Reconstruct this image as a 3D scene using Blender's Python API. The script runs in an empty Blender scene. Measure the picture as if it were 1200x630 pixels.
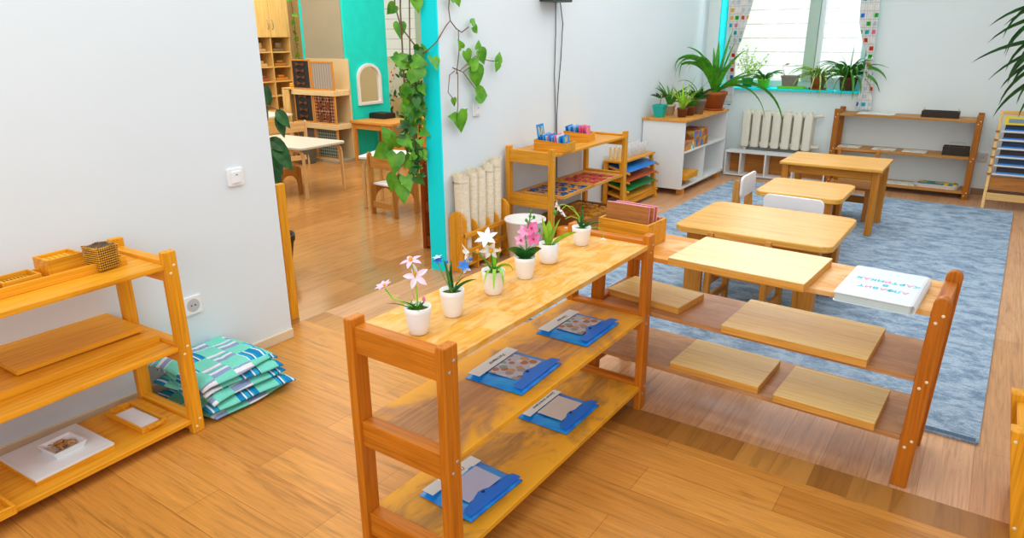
import bpy, math, random
from mathutils import Vector, Matrix, Euler
random.seed(7)
R = math.radians
scn = bpy.context.scene
col = scn.collection

# ------------------------------------------------------------------ materials
def lin(h, a=1.0):
    h = h.lstrip('#'); o = []
    for i in (0, 2, 4):
        c = int(h[i:i+2], 16) / 255
        o.append(c / 12.92 if c <= .04045 else ((c + .055) / 1.055) ** 2.4)
    return (*o, a)
class NT:
    def __init__(s, name):
        s.m = bpy.data.materials.new(name); s.m.use_nodes = True
        s.t = s.m.node_tree; s.b = s.t.nodes['Principled BSDF']
    def n(s, ty, **k):
        x = s.t.nodes.new(ty)
        for a, v in k.items(): setattr(x, a, v)
        return x
    def l(s, a, b): s.t.links.new(a, b)
    def coord(s, scale=(1, 1, 1), rot=(0, 0, 0), loc=(0, 0, 0)):
        tc = s.n('ShaderNodeTexCoord'); mp = s.n('ShaderNodeMapping')
        mp.inputs['Scale'].default_value = scale; mp.inputs['Rotation'].default_value = rot; mp.inputs['Location'].default_value = loc
        s.l(tc.outputs['Object'], mp.inputs['Vector']); return mp.outputs['Vector']
    def noise(s, vec, scale=5, detail=4, dist=0, rough=.55):
        x = s.n('ShaderNodeTexNoise'); x.inputs['Scale'].default_value = scale; x.inputs['Detail'].default_value = detail
        x.inputs['Distortion'].default_value = dist; x.inputs['Roughness'].default_value = rough
        s.l(vec, x.inputs['Vector']); return x.outputs['Fac']
    def ramp(s, fac, stops, interp='LINEAR'):
        x = s.n('ShaderNodeValToRGB'); e = x.color_ramp.elements; x.color_ramp.interpolation = interp
        while len(e) < len(stops): e.new(.5)
        for i, (p, c) in enumerate(stops):
            e[i].position = p; e[i].color = lin(c) if isinstance(c, str) else (c, c, c, 1)
        s.l(fac, x.inputs['Fac']); return x.outputs['Color']
    def mix(s, a, b, fac=.5, mode='MIX'):
        x = s.n('ShaderNodeMix', data_type='RGBA', blend_type=mode)
        for k, v in ((0, fac), (6, a), (7, b)):
            if hasattr(v, 'is_linked'): s.l(v, x.inputs[k])
            elif isinstance(v, str): x.inputs[k].default_value = lin(v)
            else: x.inputs[k].default_value = v
        return x.outputs[2]
    def math(s, op, a, b=0.0):
        x = s.n('ShaderNodeMath', operation=op)
        for i, v in enumerate((a, b)):
            if hasattr(v, 'is_linked'): s.l(v, x.inputs[i])
            else: x.inputs[i].default_value = v
        return x.outputs[0]
    def bump(s, h, strength=.2, dist=.01):
        x = s.n('ShaderNodeBump'); x.inputs['Strength'].default_value = strength; x.inputs['Distance'].default_value = dist
        s.l(h, x.inputs['Height']); s.l(x.outputs['Normal'], s.b.inputs['Normal'])
    def done(s, c, rough=.5, spec=.4, **k):
        if hasattr(c, 'is_linked'): s.l(c, s.b.inputs['Base Color'])
        else: s.b.inputs['Base Color'].default_value = lin(c)
        s.b.inputs['Roughness'].default_value = rough; s.b.inputs['Specular IOR Level'].default_value = spec
        for a, v in k.items(): s.b.inputs[a.replace('_', ' ')].default_value = v
        return s.m
def plain(name, c, rough=.5, spec=.4, var=.06, vs=12, **k):
    t = NT(name); f = t.noise(t.coord(), vs, 3)
    g = t.ramp(f, [(.3, 1 - var), (.7, 1 + 0)])
    return t.done(t.mix(c, g, 1.0, 'MULTIPLY'), rough, spec, **k)
def wood(name, c1, c2, axis='x', rough=.42, grain=1.0, knots=None, blotch=None, bfac=.55, spec=.22, bs=7, edge=None):
    """c1 light, c2 dark grain; blotch = second colour in worn patches"""
    t = NT(name)
    sc = {'x': (1.2, 16, 16), 'y': (16, 1.2, 16), 'z': (16, 16, 1.2)}[axis]
    v = t.coord(sc)
    f = t.noise(v, 1.6 * grain, 6, 1.2, .6)
    c = t.ramp(f, [(.32, c2), (.52, c1), (.75, c1)])
    f2 = t.noise(t.coord({'x': (2, 90, 90), 'y': (90, 2, 90), 'z': (90, 90, 2)}[axis]), 1.5, 2)
    c = t.mix(c, t.ramp(f2, [(.32, .8), (.6, 1.03)]), 1.0, 'MULTIPLY')
    if blotch:
        f3 = t.noise(t.coord({'x': (1, 2.0, 2), 'y': (2.0, 1, 2), 'z': (1, 1, 1)}[axis]), bs, 5, 1.0, .6)
        if edge:
            sp = t.n('ShaderNodeSeparateXYZ'); t.l(t.coord(), sp.inputs[0])
            g = t.math('ABSOLUTE', t.math('DIVIDE', t.math('ADD', sp.outputs['X'], .176), .176))
            f3 = t.math('ADD', f3, t.math('MULTIPLY', t.math('SUBTRACT', g, edge[0]), edge[1]))
        m = t.ramp(f3, [(.42, 0.0), (.58, 1.0)])
        mm = t.math('MULTIPLY', m, bfac)
        c = t.mix(c, blotch, mm)
    if knots:
        vo = t.n('ShaderNodeTexVoronoi'); vo.inputs['Scale'].default_value = 5.5
        t.l(t.coord({'x': (.5, 1.6, 1.6), 'y': (1.6, .5, 1.6), 'z': (1.6, 1.6, .5)}[axis]), vo.inputs['Vector'])
        k = t.ramp(vo.outputs['Distance'], [(.05, 1.0), (.11, 0.0)])
        c = t.mix(c, knots, k)
    t.bump(f2, .08, .002)
    return t.done(c, rough, spec)
_W = {}
def W(kind, axis='x'):
    k = (kind, axis)
    if k not in _W:
        P = dict(
            dark=dict(c1='#cf7a1c', c2='#b3620f', knots='#5e2607'),
            darkb=dict(c1='#c06d1a', c2='#a2540e', knots='#501f05'),
            topA=dict(c1='#eaa534', c2='#dd9022', blotch='#e9c582', bfac=.6, rough=.42, bs=9),
            shelfA=dict(c1='#c79058', c2='#b57e46', blotch='#f2ac22', bfac=.95, bs=3.2, edge=(.62, .22)),
            botA=dict(c1='#c08a3a', c2='#a97428', blotch='#eda822', bfac=.9, bs=4, edge=(.35, .16)),
            gold=dict(c1='#f0a626', c2='#da8d16'),
            goldp=dict(c1='#e8a02c', c2='#cf861a'),
            topB=dict(c1='#e39a38', c2='#cf8222', blotch='#e8c288', bfac=.7, bs=5),
            shelfB=dict(c1='#cb9560', c2='#ba824c', blotch='#ab7546', bfac=.5),
            board=dict(c1='#f3d9a2', c2='#eccb8c'),
            boardb=dict(c1='#f8d484', c2='#edc264'),
            edge=dict(c1='#e0a24a', c2='#cf8c34'),
            table=dict(c1='#eeb355', c2='#dc9836', rough=.33),
            tablel=dict(c1='#c9842f', c2='#b26b1c'),
            chair=dict(c1='#d09447', c2='#b97c32'),
            beech=dict(c1='#e6bd80', c2='#d9a968'),
            birch=dict(c1='#f4c880', c2='#e7b465'),
            brown=dict(c1='#b9762f', c2='#a3621f'),
            roomw=dict(c1='#b97c34', c2='#a06624'),
            shelfD=dict(c1='#c48a45', c2='#b17732'),
            frameD=dict(c1='#b06a1c', c2='#98560f'),
            red=dict(c1='#9a4a14', c2='#84390b'),
            desk=dict(c1='#e5a04a', c2='#cf8830'),
            cork=dict(c1='#b5743a', c2='#a3642c', grain=4),
        )[kind]
        _W[k] = wood('wood_%s_%s' % (kind, axis), axis=axis, **P)
    return _W[k]
def planks(name, c1, c2, c3, along, length, width, rough=.3, strip=None, off=0.):
    t = NT(name)
    rot = (0, 0, 0) if along == 'x' else (0, 0, R(90))
    tc = t.n('ShaderNodeTexCoord'); mp = t.n('ShaderNodeMapping'); mp.inputs['Rotation'].default_value = rot
    mp.inputs['Location'].default_value = (0.37, off, 0)
    t.l(tc.outputs['Object'], mp.inputs['Vector']); v = mp.outputs['Vector']
    br = t.n('ShaderNodeTexBrick'); t.l(v, br.inputs['Vector'])
    br.offset = .37; br.inputs['Scale'].default_value = 1; br.inputs['Brick Width'].default_value = length
    br.inputs['Row Height'].default_value = width; br.inputs['Mortar Size'].default_value = .0012
    br.inputs['Color1'].default_value = lin(c1); br.inputs['Color2'].default_value = lin(c2); br.inputs['Mortar'].default_value = lin(c3)
    br.inputs['Mortar Smooth'].default_value = .3; br.inputs['Bias'].default_value = -.1
    m2 = t.n('ShaderNodeMapping'); m2.inputs['Scale'].default_value = (1.1, 15, 1); t.l(v, m2.inputs['Vector'])
    # shift the grain from row to row
    sep = t.n('ShaderNodeSeparateXYZ'); t.l(v, sep.inputs[0])
    row = t.math('FLOOR', t.math('DIVIDE', sep.outputs['Y'], width))
    cmb = t.n('ShaderNodeCombineXYZ'); t.l(t.math('MULTIPLY', row, 3.7), cmb.inputs['X']); t.l(t.math('MULTIPLY', row, 1.3), cmb.inputs['Z'])
    ad = t.n('ShaderNodeVectorMath', operation='ADD'); t.l(m2.outputs['Vector'], ad.inputs[0]); t.l(cmb.outputs[0], ad.inputs[1])
    g = t.noise(ad.outputs[0], 2.0, 7, 1.5, .6)
    c = t.mix(br.outputs['Color'], t.ramp(g, [(.28, .66), (.46, .95), (.62, 1.02), (.75, 1.14)]), 1.0, 'MULTIPLY')
    m3 = t.n('ShaderNodeMapping'); m3.inputs['Scale'].default_value = (3.5, 130, 1); t.l(v, m3.inputs['Vector'])
    g4 = t.noise(m3.outputs['Vector'], 1.0, 4, .3, .7)
    c = t.mix(c, t.ramp(g4, [(.3, .8), (.5, 1.0), (.68, 1.13)]), 1.0, 'MULTIPLY')
    m4 = t.n('ShaderNodeVectorMath', operation='MULTIPLY'); m4.inputs[1].default_value = (1.0, .42, 1); t.l(ad.outputs[0], m4.inputs[0])
    g5 = t.noise(m4.outputs[0], 1.6, 5, 2.2, .6)
    c = t.mix(c, t.mix('#ffffff', c3, .55), t.ramp(g5, [(.60, 0.0), (.74, .75)]), 'MULTIPLY')
    g2 = t.noise(t.coord((1, 1, 1)), 1.3, 3)
    c = t.mix(c, t.ramp(g2, [(.3, .93), (.7, 1.05)]), 1.0, 'MULTIPLY')
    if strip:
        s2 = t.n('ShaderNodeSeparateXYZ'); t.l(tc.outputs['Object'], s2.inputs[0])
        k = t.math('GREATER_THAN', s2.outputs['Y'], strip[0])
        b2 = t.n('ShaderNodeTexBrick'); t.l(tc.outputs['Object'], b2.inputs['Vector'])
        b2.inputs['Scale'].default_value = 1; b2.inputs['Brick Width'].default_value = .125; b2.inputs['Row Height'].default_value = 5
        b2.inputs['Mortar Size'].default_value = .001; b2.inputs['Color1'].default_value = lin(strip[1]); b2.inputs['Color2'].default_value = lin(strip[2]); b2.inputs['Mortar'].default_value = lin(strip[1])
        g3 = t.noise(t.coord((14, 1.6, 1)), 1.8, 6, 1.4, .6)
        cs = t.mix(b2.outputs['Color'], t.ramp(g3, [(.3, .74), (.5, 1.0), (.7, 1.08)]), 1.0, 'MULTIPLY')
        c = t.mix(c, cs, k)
    t.bump(g, .04, .003)
    return t.done(c, rough, .26)

M = dict(
    wall=plain('wall_paint', '#e1ebee', .75, .2, .02, 2),
    wall_back=plain('wall_paint_back', '#ebf5f2', .75, .2, .02, 2),
    beige=plain('beige_paint', '#e8cf9f', .7, .2, .04, 2),
    greyp=plain('grey_beige_paint', '#aea68d', .7, .2, .05, 6),
    teal=plain('teal_paint', '#0cf6fb', .6, .25, .03, 3),
    teal2=plain('teal_plaster', '#1cecE0', .65, .25, .08, 9),
    base=plain('baseboard_paint', '#e6d2ae', .5, .3),
    white=plain('white_laminate', '#eceeeb', .4, .4, .02),
    whitechair=plain('white_painted_board', '#edf0f3', .4, .4, .02),
    plast=plain('white_plastic', '#f1f2f1', .35, .5, .02),
    ceramic=plain('white_ceramic', '#f3efe6', .28, .5, .04, 40),
    bin=plain('cream_plastic', '#faf8f2', .4, .4, .03),
    metal=plain('bolt_metal', '#b9b5a8', .35, .5, Metallic=.6),
    cream=plain('cream_cap', '#f1dfb4', .4, .4),
    black=plain('black_plastic', '#20201e', .5, .4),
    dark=plain('dark_hole', '#3a3028', .7, .2),
    iron=plain('radiator_enamel', '#efe9d4', .4, .4, .03),
    terracotta=plain('terracotta', '#b5612c', .6, .3, .15, 25),
    darkpot=plain('brown_plastic_pot', '#7b4a2d', .55, .3, .1),
    greypot=plain('grey_brown_pot', '#8d7f74', .6, .3, .1),
    tealpot=plain('teal_pot', '#17b5a4', .45, .4),
    palepot=plain('pale_pot', '#dccfb4', .5, .3),
    limetray=plain('lime_tray', '#7fd62c', .5, .3),
    soil=plain('soil', '#3c2c1e', .9, .1, .4, 60),
    mosssoil=plain('moss', '#5d6a2c', .9, .1, .5, 70),
    blue=plain('blue_card', '#1590db', .5, .35, .04),
    blue2=plain('light_blue_card', '#8fc8ee', .5, .35, .04),
    pink=plain('pink_card', '#f2709f', .5, .35, .04),
    pinkb=plain('pink_board', '#f59ab9', .5, .35, .04),
    yellow=plain('yellow_paper', '#f1d53a', .5, .3),
    paper=plain('white_paper', '#e9ebec', .6, .25, .03),
    label=plain('label_paper', '#dfe5df', .6, .25, .03),
    ink=plain('ink', '#4b4f58', .6, .2),
    tealink=plain('teal_ink', '#4cc3d2', .6, .2), pinkink=plain('pink_ink', '#f59ab0', .6, .2),
    book=plain('book_cover', '#d9e1e6', .3, .5, .02), pages=plain('book_pages', '#c3d3ce', .5, .3, .05),
    cardboard=plain('brown_cardboard', '#a8743c', .7, .2, .1), cardb2=plain('cardboard_light', '#c89a5c', .7, .2, .1),
    stem=plain('vine_stem', '#7a5a3a', .6, .3), gstem=plain('green_stem', '#7fa53a', .55, .3),
    orange=plain('orange_wood', '#e8891f', .4, .4, .12, 20),
    redw=plain('red_letters', '#d9485c', .5, .3, .1), bluew=plain('blue_letters', '#1d5f9e', .5, .3, .1),
    bluebd=plain('blue_rail', '#1f7fd6', .4, .4), orbd=plain('orange_rail', '#c9561f', .4, .4), grbd=plain('green_rail', '#16883f', .4, .4),
    blackbox=plain('dark_bead_box', '#3b2f24', .5, .3, .3, 40),
    navy=plain('navy_board', '#1e3a55', .5, .3, .2, 30),
    petalp=plain('pale_pink_petal', '#f6c9de', .5, .2, .12, 80), petalpk=plain('pink_petal', '#f178ab', .5, .2, .15, 80),
    petalw=plain('white_petal', '#f5f4ef', .5, .2, .05, 60), petalb=plain('blue_petal', '#3b82d2', .5, .2, .25, 60), petalo=plain('orange_petal', '#f0a72e', .5, .2, .1),
    device=plain('dark_device', '#2f3a39', .4, .4),
    drawing=None,
)
def leafmat(name, c1, c2, sc=18):
    t = NT(name); f = t.noise(t.coord(), sc, 3)
    return t.done(t.ramp(f, [(.3, c2), (.65, c1)]), .42, .4)
L = dict(
    dark=leafmat('leaf_dark', '#33722a', '#1a451c'), mid=leafmat('leaf_mid', '#4f9a25', '#2f7420'),
    lime=leafmat('leaf_lime', '#a9d834', '#74b022'), pothos=leafmat('leaf_pothos', '#72b426', '#35851f', 14),
    pothosd=leafmat('leaf_pothos_dark', '#3c7f26', '#22551f', 14),
    strap=leafmat('leaf_strap', '#55b01c', '#2c7c14'), spider=leafmat('leaf_spider', '#c3da7a', '#62a433', 25),
    deep=leafmat('leaf_deep', '#2c7a2b', '#17521f'),
)
def rugmat():
    t = NT('rug_weave')
    a = t.noise(t.coord((14, 55, 1)), 3, 6, .4, .75)
    b = t.noise(t.coord((3.6, 6, 1)), 2.2, 6, .5, .75)
    h = t.noise(t.coord((1, 1, 1)), 260, 2)
    c = t.ramp(a, [(.3, '#47617d'), (.44, '#89a3ba'), (.58, '#afc2d0'), (.72, '#e2e8e6')])
    c = t.mix(c, t.ramp(b, [(.38, '#364c66'), (.46, '#7891aa'), (.56, '#bccdd8'), (.7, '#d5dfe3')]), .42)
    c = t.mix(c, t.ramp(h, [(.3, .72), (.65, 1.12)]), 1.0, 'MULTIPLY')
    t.bump(h, .5, .006)
    return t.done(c, .95, .1)
def canvasmat():
    t = NT('cream_canvas'); a = t.noise(t.coord((1, 1, 1)), 150, 3); b = t.noise(t.coord((3, 3, 8)), 6, 3)
    c = t.mix(t.ramp(a, [(.3, '#e9dab8'), (.65, '#faf1da')]), t.ramp(b, [(.3, .88), (.7, 1.03)]), 1.0, 'MULTIPLY')
    t.bump(a, .5, .004); return t.done(c, .9, .1)
def patchmat(name, sx, sy, seed):
    t = NT(name); v = t.coord((1, 1, 1), loc=(seed * 1.37, seed * .71, 0))
    sep = t.n('ShaderNodeSeparateXYZ'); t.l(v, sep.inputs[0])
    cx = t.math('FLOOR', t.math('DIVIDE', sep.outputs['X'], sx)); cy = t.math('FLOOR', t.math('DIVIDE', sep.outputs['Y'], sy))
    cb = t.n('ShaderNodeCombineXYZ'); t.l(cx, cb.inputs[0]); t.l(cy, cb.inputs[1])
    par = t.math('MODULO', t.math('ADD', t.math('ADD', cx, cy), 400), 2)
    wn = t.n('ShaderNodeTexWhiteNoise', noise_dimensions='2D'); t.l(cb.outputs[0], wn.inputs['Vector'])
    st = t.math('FRACT', t.math('MULTIPLY', sep.outputs['Y'], 14.0)); st2 = t.math('FRACT', t.math('MULTIPLY', sep.outputs['X'], 11.0))
    s1 = t.ramp(st, [(0, '#1c86ba'), (.35, '#e8eff2'), (.45, '#2aa7cf'), (.7, '#1a4f86'), (.78, '#dfe9ee'), (.88, '#2f9fc9')], 'CONSTANT')
    s2 = t.ramp(st2, [(0, '#8fa2c4'), (.3, '#e9eaea'), (.5, '#a9b6d0'), (.62, '#5ccac2'), (.8, '#e3e7ea')], 'CONSTANT')
    s = t.mix(s1, s2, t.math('GREATER_THAN', wn.outputs['Value'], .55))
    c = t.mix(s, '#7cdcc4', par)
    f = t.noise(t.coord(), 220, 2); c = t.mix(c, t.ramp(f, [(.3, .88), (.7, 1.04)]), 1.0, 'MULTIPLY')
    t.bump(f, .3, .003)
    return t.done(c, .9, .1)
def curtainmat():
    t = NT('curtain_print'); v = t.coord((1, 1, 1))
    sep = t.n('ShaderNodeSeparateXYZ'); t.l(v, sep.inputs[0])
    S = .075; xs = t.math('MULTIPLY', sep.outputs['X'], 1.0 / .06); zs = t.math('MULTIPLY', sep.outputs['Z'], 1.0 / S)
    cx, cz = t.math('FLOOR', xs), t.math('FLOOR', zs)
    fx, fz = t.math('FRACT', xs), t.math('FRACT', zs)
    cb = t.n('ShaderNodeCombineXYZ'); t.l(cx, cb.inputs[0]); t.l(cz, cb.inputs[1])
    wn = t.n('ShaderNodeTexWhiteNoise', noise_dimensions='2D'); t.l(cb.outputs[0], wn.inputs['Vector'])
    pal = t.ramp(wn.outputs['Value'], [(0, '#f2b41f'), (.12, '#2f7fd6'), (.22, '#33b53a'), (.3, '#d9482a'), (.38, '#f5f4ef'), (.68, '#f08fb3'), (.75, '#cfd8dc'), (.9, '#2fb7c9')], 'CONSTANT')
    ins = t.math('MULTIPLY', t.math('MULTIPLY', t.math('GREATER_THAN', fx, .3), t.math('LESS_THAN', fx, .85)), t.math('MULTIPLY', t.math('GREATER_THAN', fz, .25), t.math('LESS_THAN', fz, .75)))
    line = t.math('LESS_THAN', fz, .06)
    c = t.mix('#eeeee8', '#c9ccca', line); c = t.mix(c, pal, ins)
    m = t.done(c, .85, .1); t.b.inputs['Transmission Weight'].default_value = 0.0
    t.b.inputs['Subsurface Weight'].default_value = 0.0
    return m
def plaidmat(name, a, b, c_, sc=26):
    t = NT(name); v = t.coord(); sep = t.n('ShaderNodeSeparateXYZ'); t.l(v, sep.inputs[0])
    p = t.ramp(t.math('FRACT', t.math('MULTIPLY', sep.outputs['X'], sc)), [(0, a), (.35, b), (.6, a), (.8, c_)], 'CONSTANT')
    q = t.ramp(t.math('FRACT', t.math('MULTIPLY', sep.outputs['Z'], sc)), [(0, a), (.35, b), (.6, a), (.8, c_)], 'CONSTANT')
    return t.done(t.mix(p, q, .5), .9, .1)
def stripemat(name, a, b, c_, axis='X', sc=22):
    t = NT(name); v = t.coord(); sep = t.n('ShaderNodeSeparateXYZ'); t.l(v, sep.inputs[0])
    return t.done(t.ramp(t.math('FRACT', t.math('MULTIPLY', sep.outputs[axis], sc)), [(0, a), (.3, b), (.55, c_), (.75, a)], 'CONSTANT'), .85, .1)
def facademat():
    t = NT('white_siding'); v = t.coord(); sep = t.n('ShaderNodeSeparateXYZ'); t.l(v, sep.inputs[0])
    fz = t.math('FRACT', t.math('DIVIDE', t.math('ADD', sep.outputs['Z'], .07), .163))
    n = t.noise(t.coord((6, 1, 1)), 1.5, 3)
    ln = t.math('MULTIPLY', t.math('LESS_THAN', fz, .075), t.ramp(n, [(.35, .3), (.6, 1.0)]))
    m = t.done(t.mix('#f2f7f2', '#c9bfb8', ln), .8, .1)
    return m
def spotmat(name, bg, pal, sc=18, cut=.25, rnd=1.):
    t = NT(name); vo = t.n('ShaderNodeTexVoronoi'); vo.inputs['Scale'].default_value = sc; vo.inputs['Randomness'].default_value = rnd; t.l(t.coord(), vo.inputs['Vector'])
    wn = t.n('ShaderNodeTexWhiteNoise'); t.l(vo.outputs['Color'], wn.inputs['Vector'])
    p = t.ramp(wn.outputs['Value'], [(i / len(pal), c) for i, c in enumerate(pal)], 'CONSTANT')
    return t.done(t.mix(bg, p, t.math('LESS_THAN', vo.outputs['Distance'], cut)), .6, .25)
def plasticfolder():
    t = NT('blue_folder_plastic'); f = t.noise(t.coord((1, 1, 1)), 9, 3, .8)
    return t.done(t.ramp(f, [(.35, '#0c72da'), (.5, '#0f8ce8'), (.62, '#1aa2ec')]), .3, .4)
def beadmat(name, c1, c2, sc):
    t = NT(name); vo = t.n('ShaderNodeTexVoronoi'); vo.inputs['Scale'].default_value = sc; vo.inputs['Randomness'].default_value = 0
    t.l(t.coord(), vo.inputs['Vector'])
    c = t.ramp(vo.outputs['Distance'], [(.3, c1), (.62, c2)])
    x = t.math('SUBTRACT', 1.0, vo.outputs['Distance']); t.bump(x, .8, .004)
    return t.done(c, .3, .5)
M['rug'] = rugmat(); M['canvas'] = canvasmat(); M['curtain'] = curtainmat(); M['facade'] = facademat()
M['folder'] = plasticfolder(); M['flap'] = plain('blue_flap', '#0a74de', .3, .4, .12, 14)
M['beads'] = beadmat('gold_beads', '#efb02c', '#8a5a12', 130); M['beadtop'] = beadmat('bead_ends', '#8d6638', '#4a2f18', 130)
M['bars'] = stripemat('gold_bars', '#f0b436', '#d99a1f', '#b87d14', 'Y', 60)
M['peg'] = spotmat('pegboard', '#e6e9e7', ['#a9b2b2', '#b3babb', '#9aa4a8'], 62, .28, 0.)
M['shell'] = spotmat('shell_pieces', '#c9985c', ['#8a5d31', '#efd9ae', '#6f4a26', '#d9a866'], 60, .55)
M['drawing'] = spotmat('drawing', '#e6e7dd', ['#f0a23a', '#e7e0d0', '#a8c95a', '#e05a4a', '#e8e8df'], 16, .3)
M['photocard'] = spotmat('picture_card', '#b9bec8', ['#b0764a', '#9a9694', '#c79a68', '#86a096', '#cfcdcd'], 34, .5)
M['greycard'] = plain('grey_card', '#d6cec4', .6, .25, .03); M['greycardb'] = plain('lilac_card', '#bcc2dc', .6, .25, .03)
M['plaid_red'] = plaidmat('plaid_red', '#8a4a2c', '#3c2a22', '#d8b99a'); M['plaid_green'] = plaidmat('plaid_green', '#5c6a5a', '#2f3a34', '#a9aea2')
M['stripes'] = stripemat('stripe_cloth', '#b9ab98', '#8b9fae', '#a58a6a', 'X', 24); M['charcoal'] = plain('charcoal_cloth', '#3d3f40', .9, .1, .15, 40)
M['greycloth'] = plaidmat('grey_check', '#6f655c', '#4a443f', '#8f857a', 60); M['bow'] = plain('brown_bow', '#7d4a2c', .8, .1)
M['grid'] = spotmat('cards_print', '#eef0ea', ['#b5d98a', '#e9e6d8', '#d9c9b0', '#d6e3d6'], 30, .4)
M['tiles'] = spotmat('toy_box_print', '#c98a44', ['#b5562a', '#a8743c', '#3d7fd0', '#d8b04a', '#b58a50', '#e07aa8', '#a3642f'], 14, .6)
M['cubes_print'] = spotmat('toy_box_print_b', '#3fc0bd', ['#e9e9e4', '#f0a03a', '#3aa99a'], 20, .5)
def glassmat():
    t = NT('window_glass'); t.b.inputs['Transmission Weight'].default_value = 1.0; t.b.inputs['Roughness'].default_value = 0; t.b.inputs['IOR'].default_value = 1.01
    t.b.inputs['Base Color'].default_value = (1, 1, 1, 1); return t.m
M['glass'] = glassmat()
def tubemat():
    t = NT('clear_tube'); t.b.inputs['Alpha'].default_value = .38; t.b.inputs['Roughness'].default_value = .2
    t.b.inputs['Base Color'].default_value = (.9, .92, .9, 1); return t.m
M['tube'] = tubemat()
def mirrormat():
    t = NT('mirror_silver'); return t.done('#e6ecea', .02, .5, Metallic=1.0)
M['mirror'] = mirrormat()
M['pvc'] = plain('window_pvc', '#e9f0ee', .4, .4, .01); M['mull'] = plain('window_mullion', '#bcd2c2', .4, .4, .01)

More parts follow.
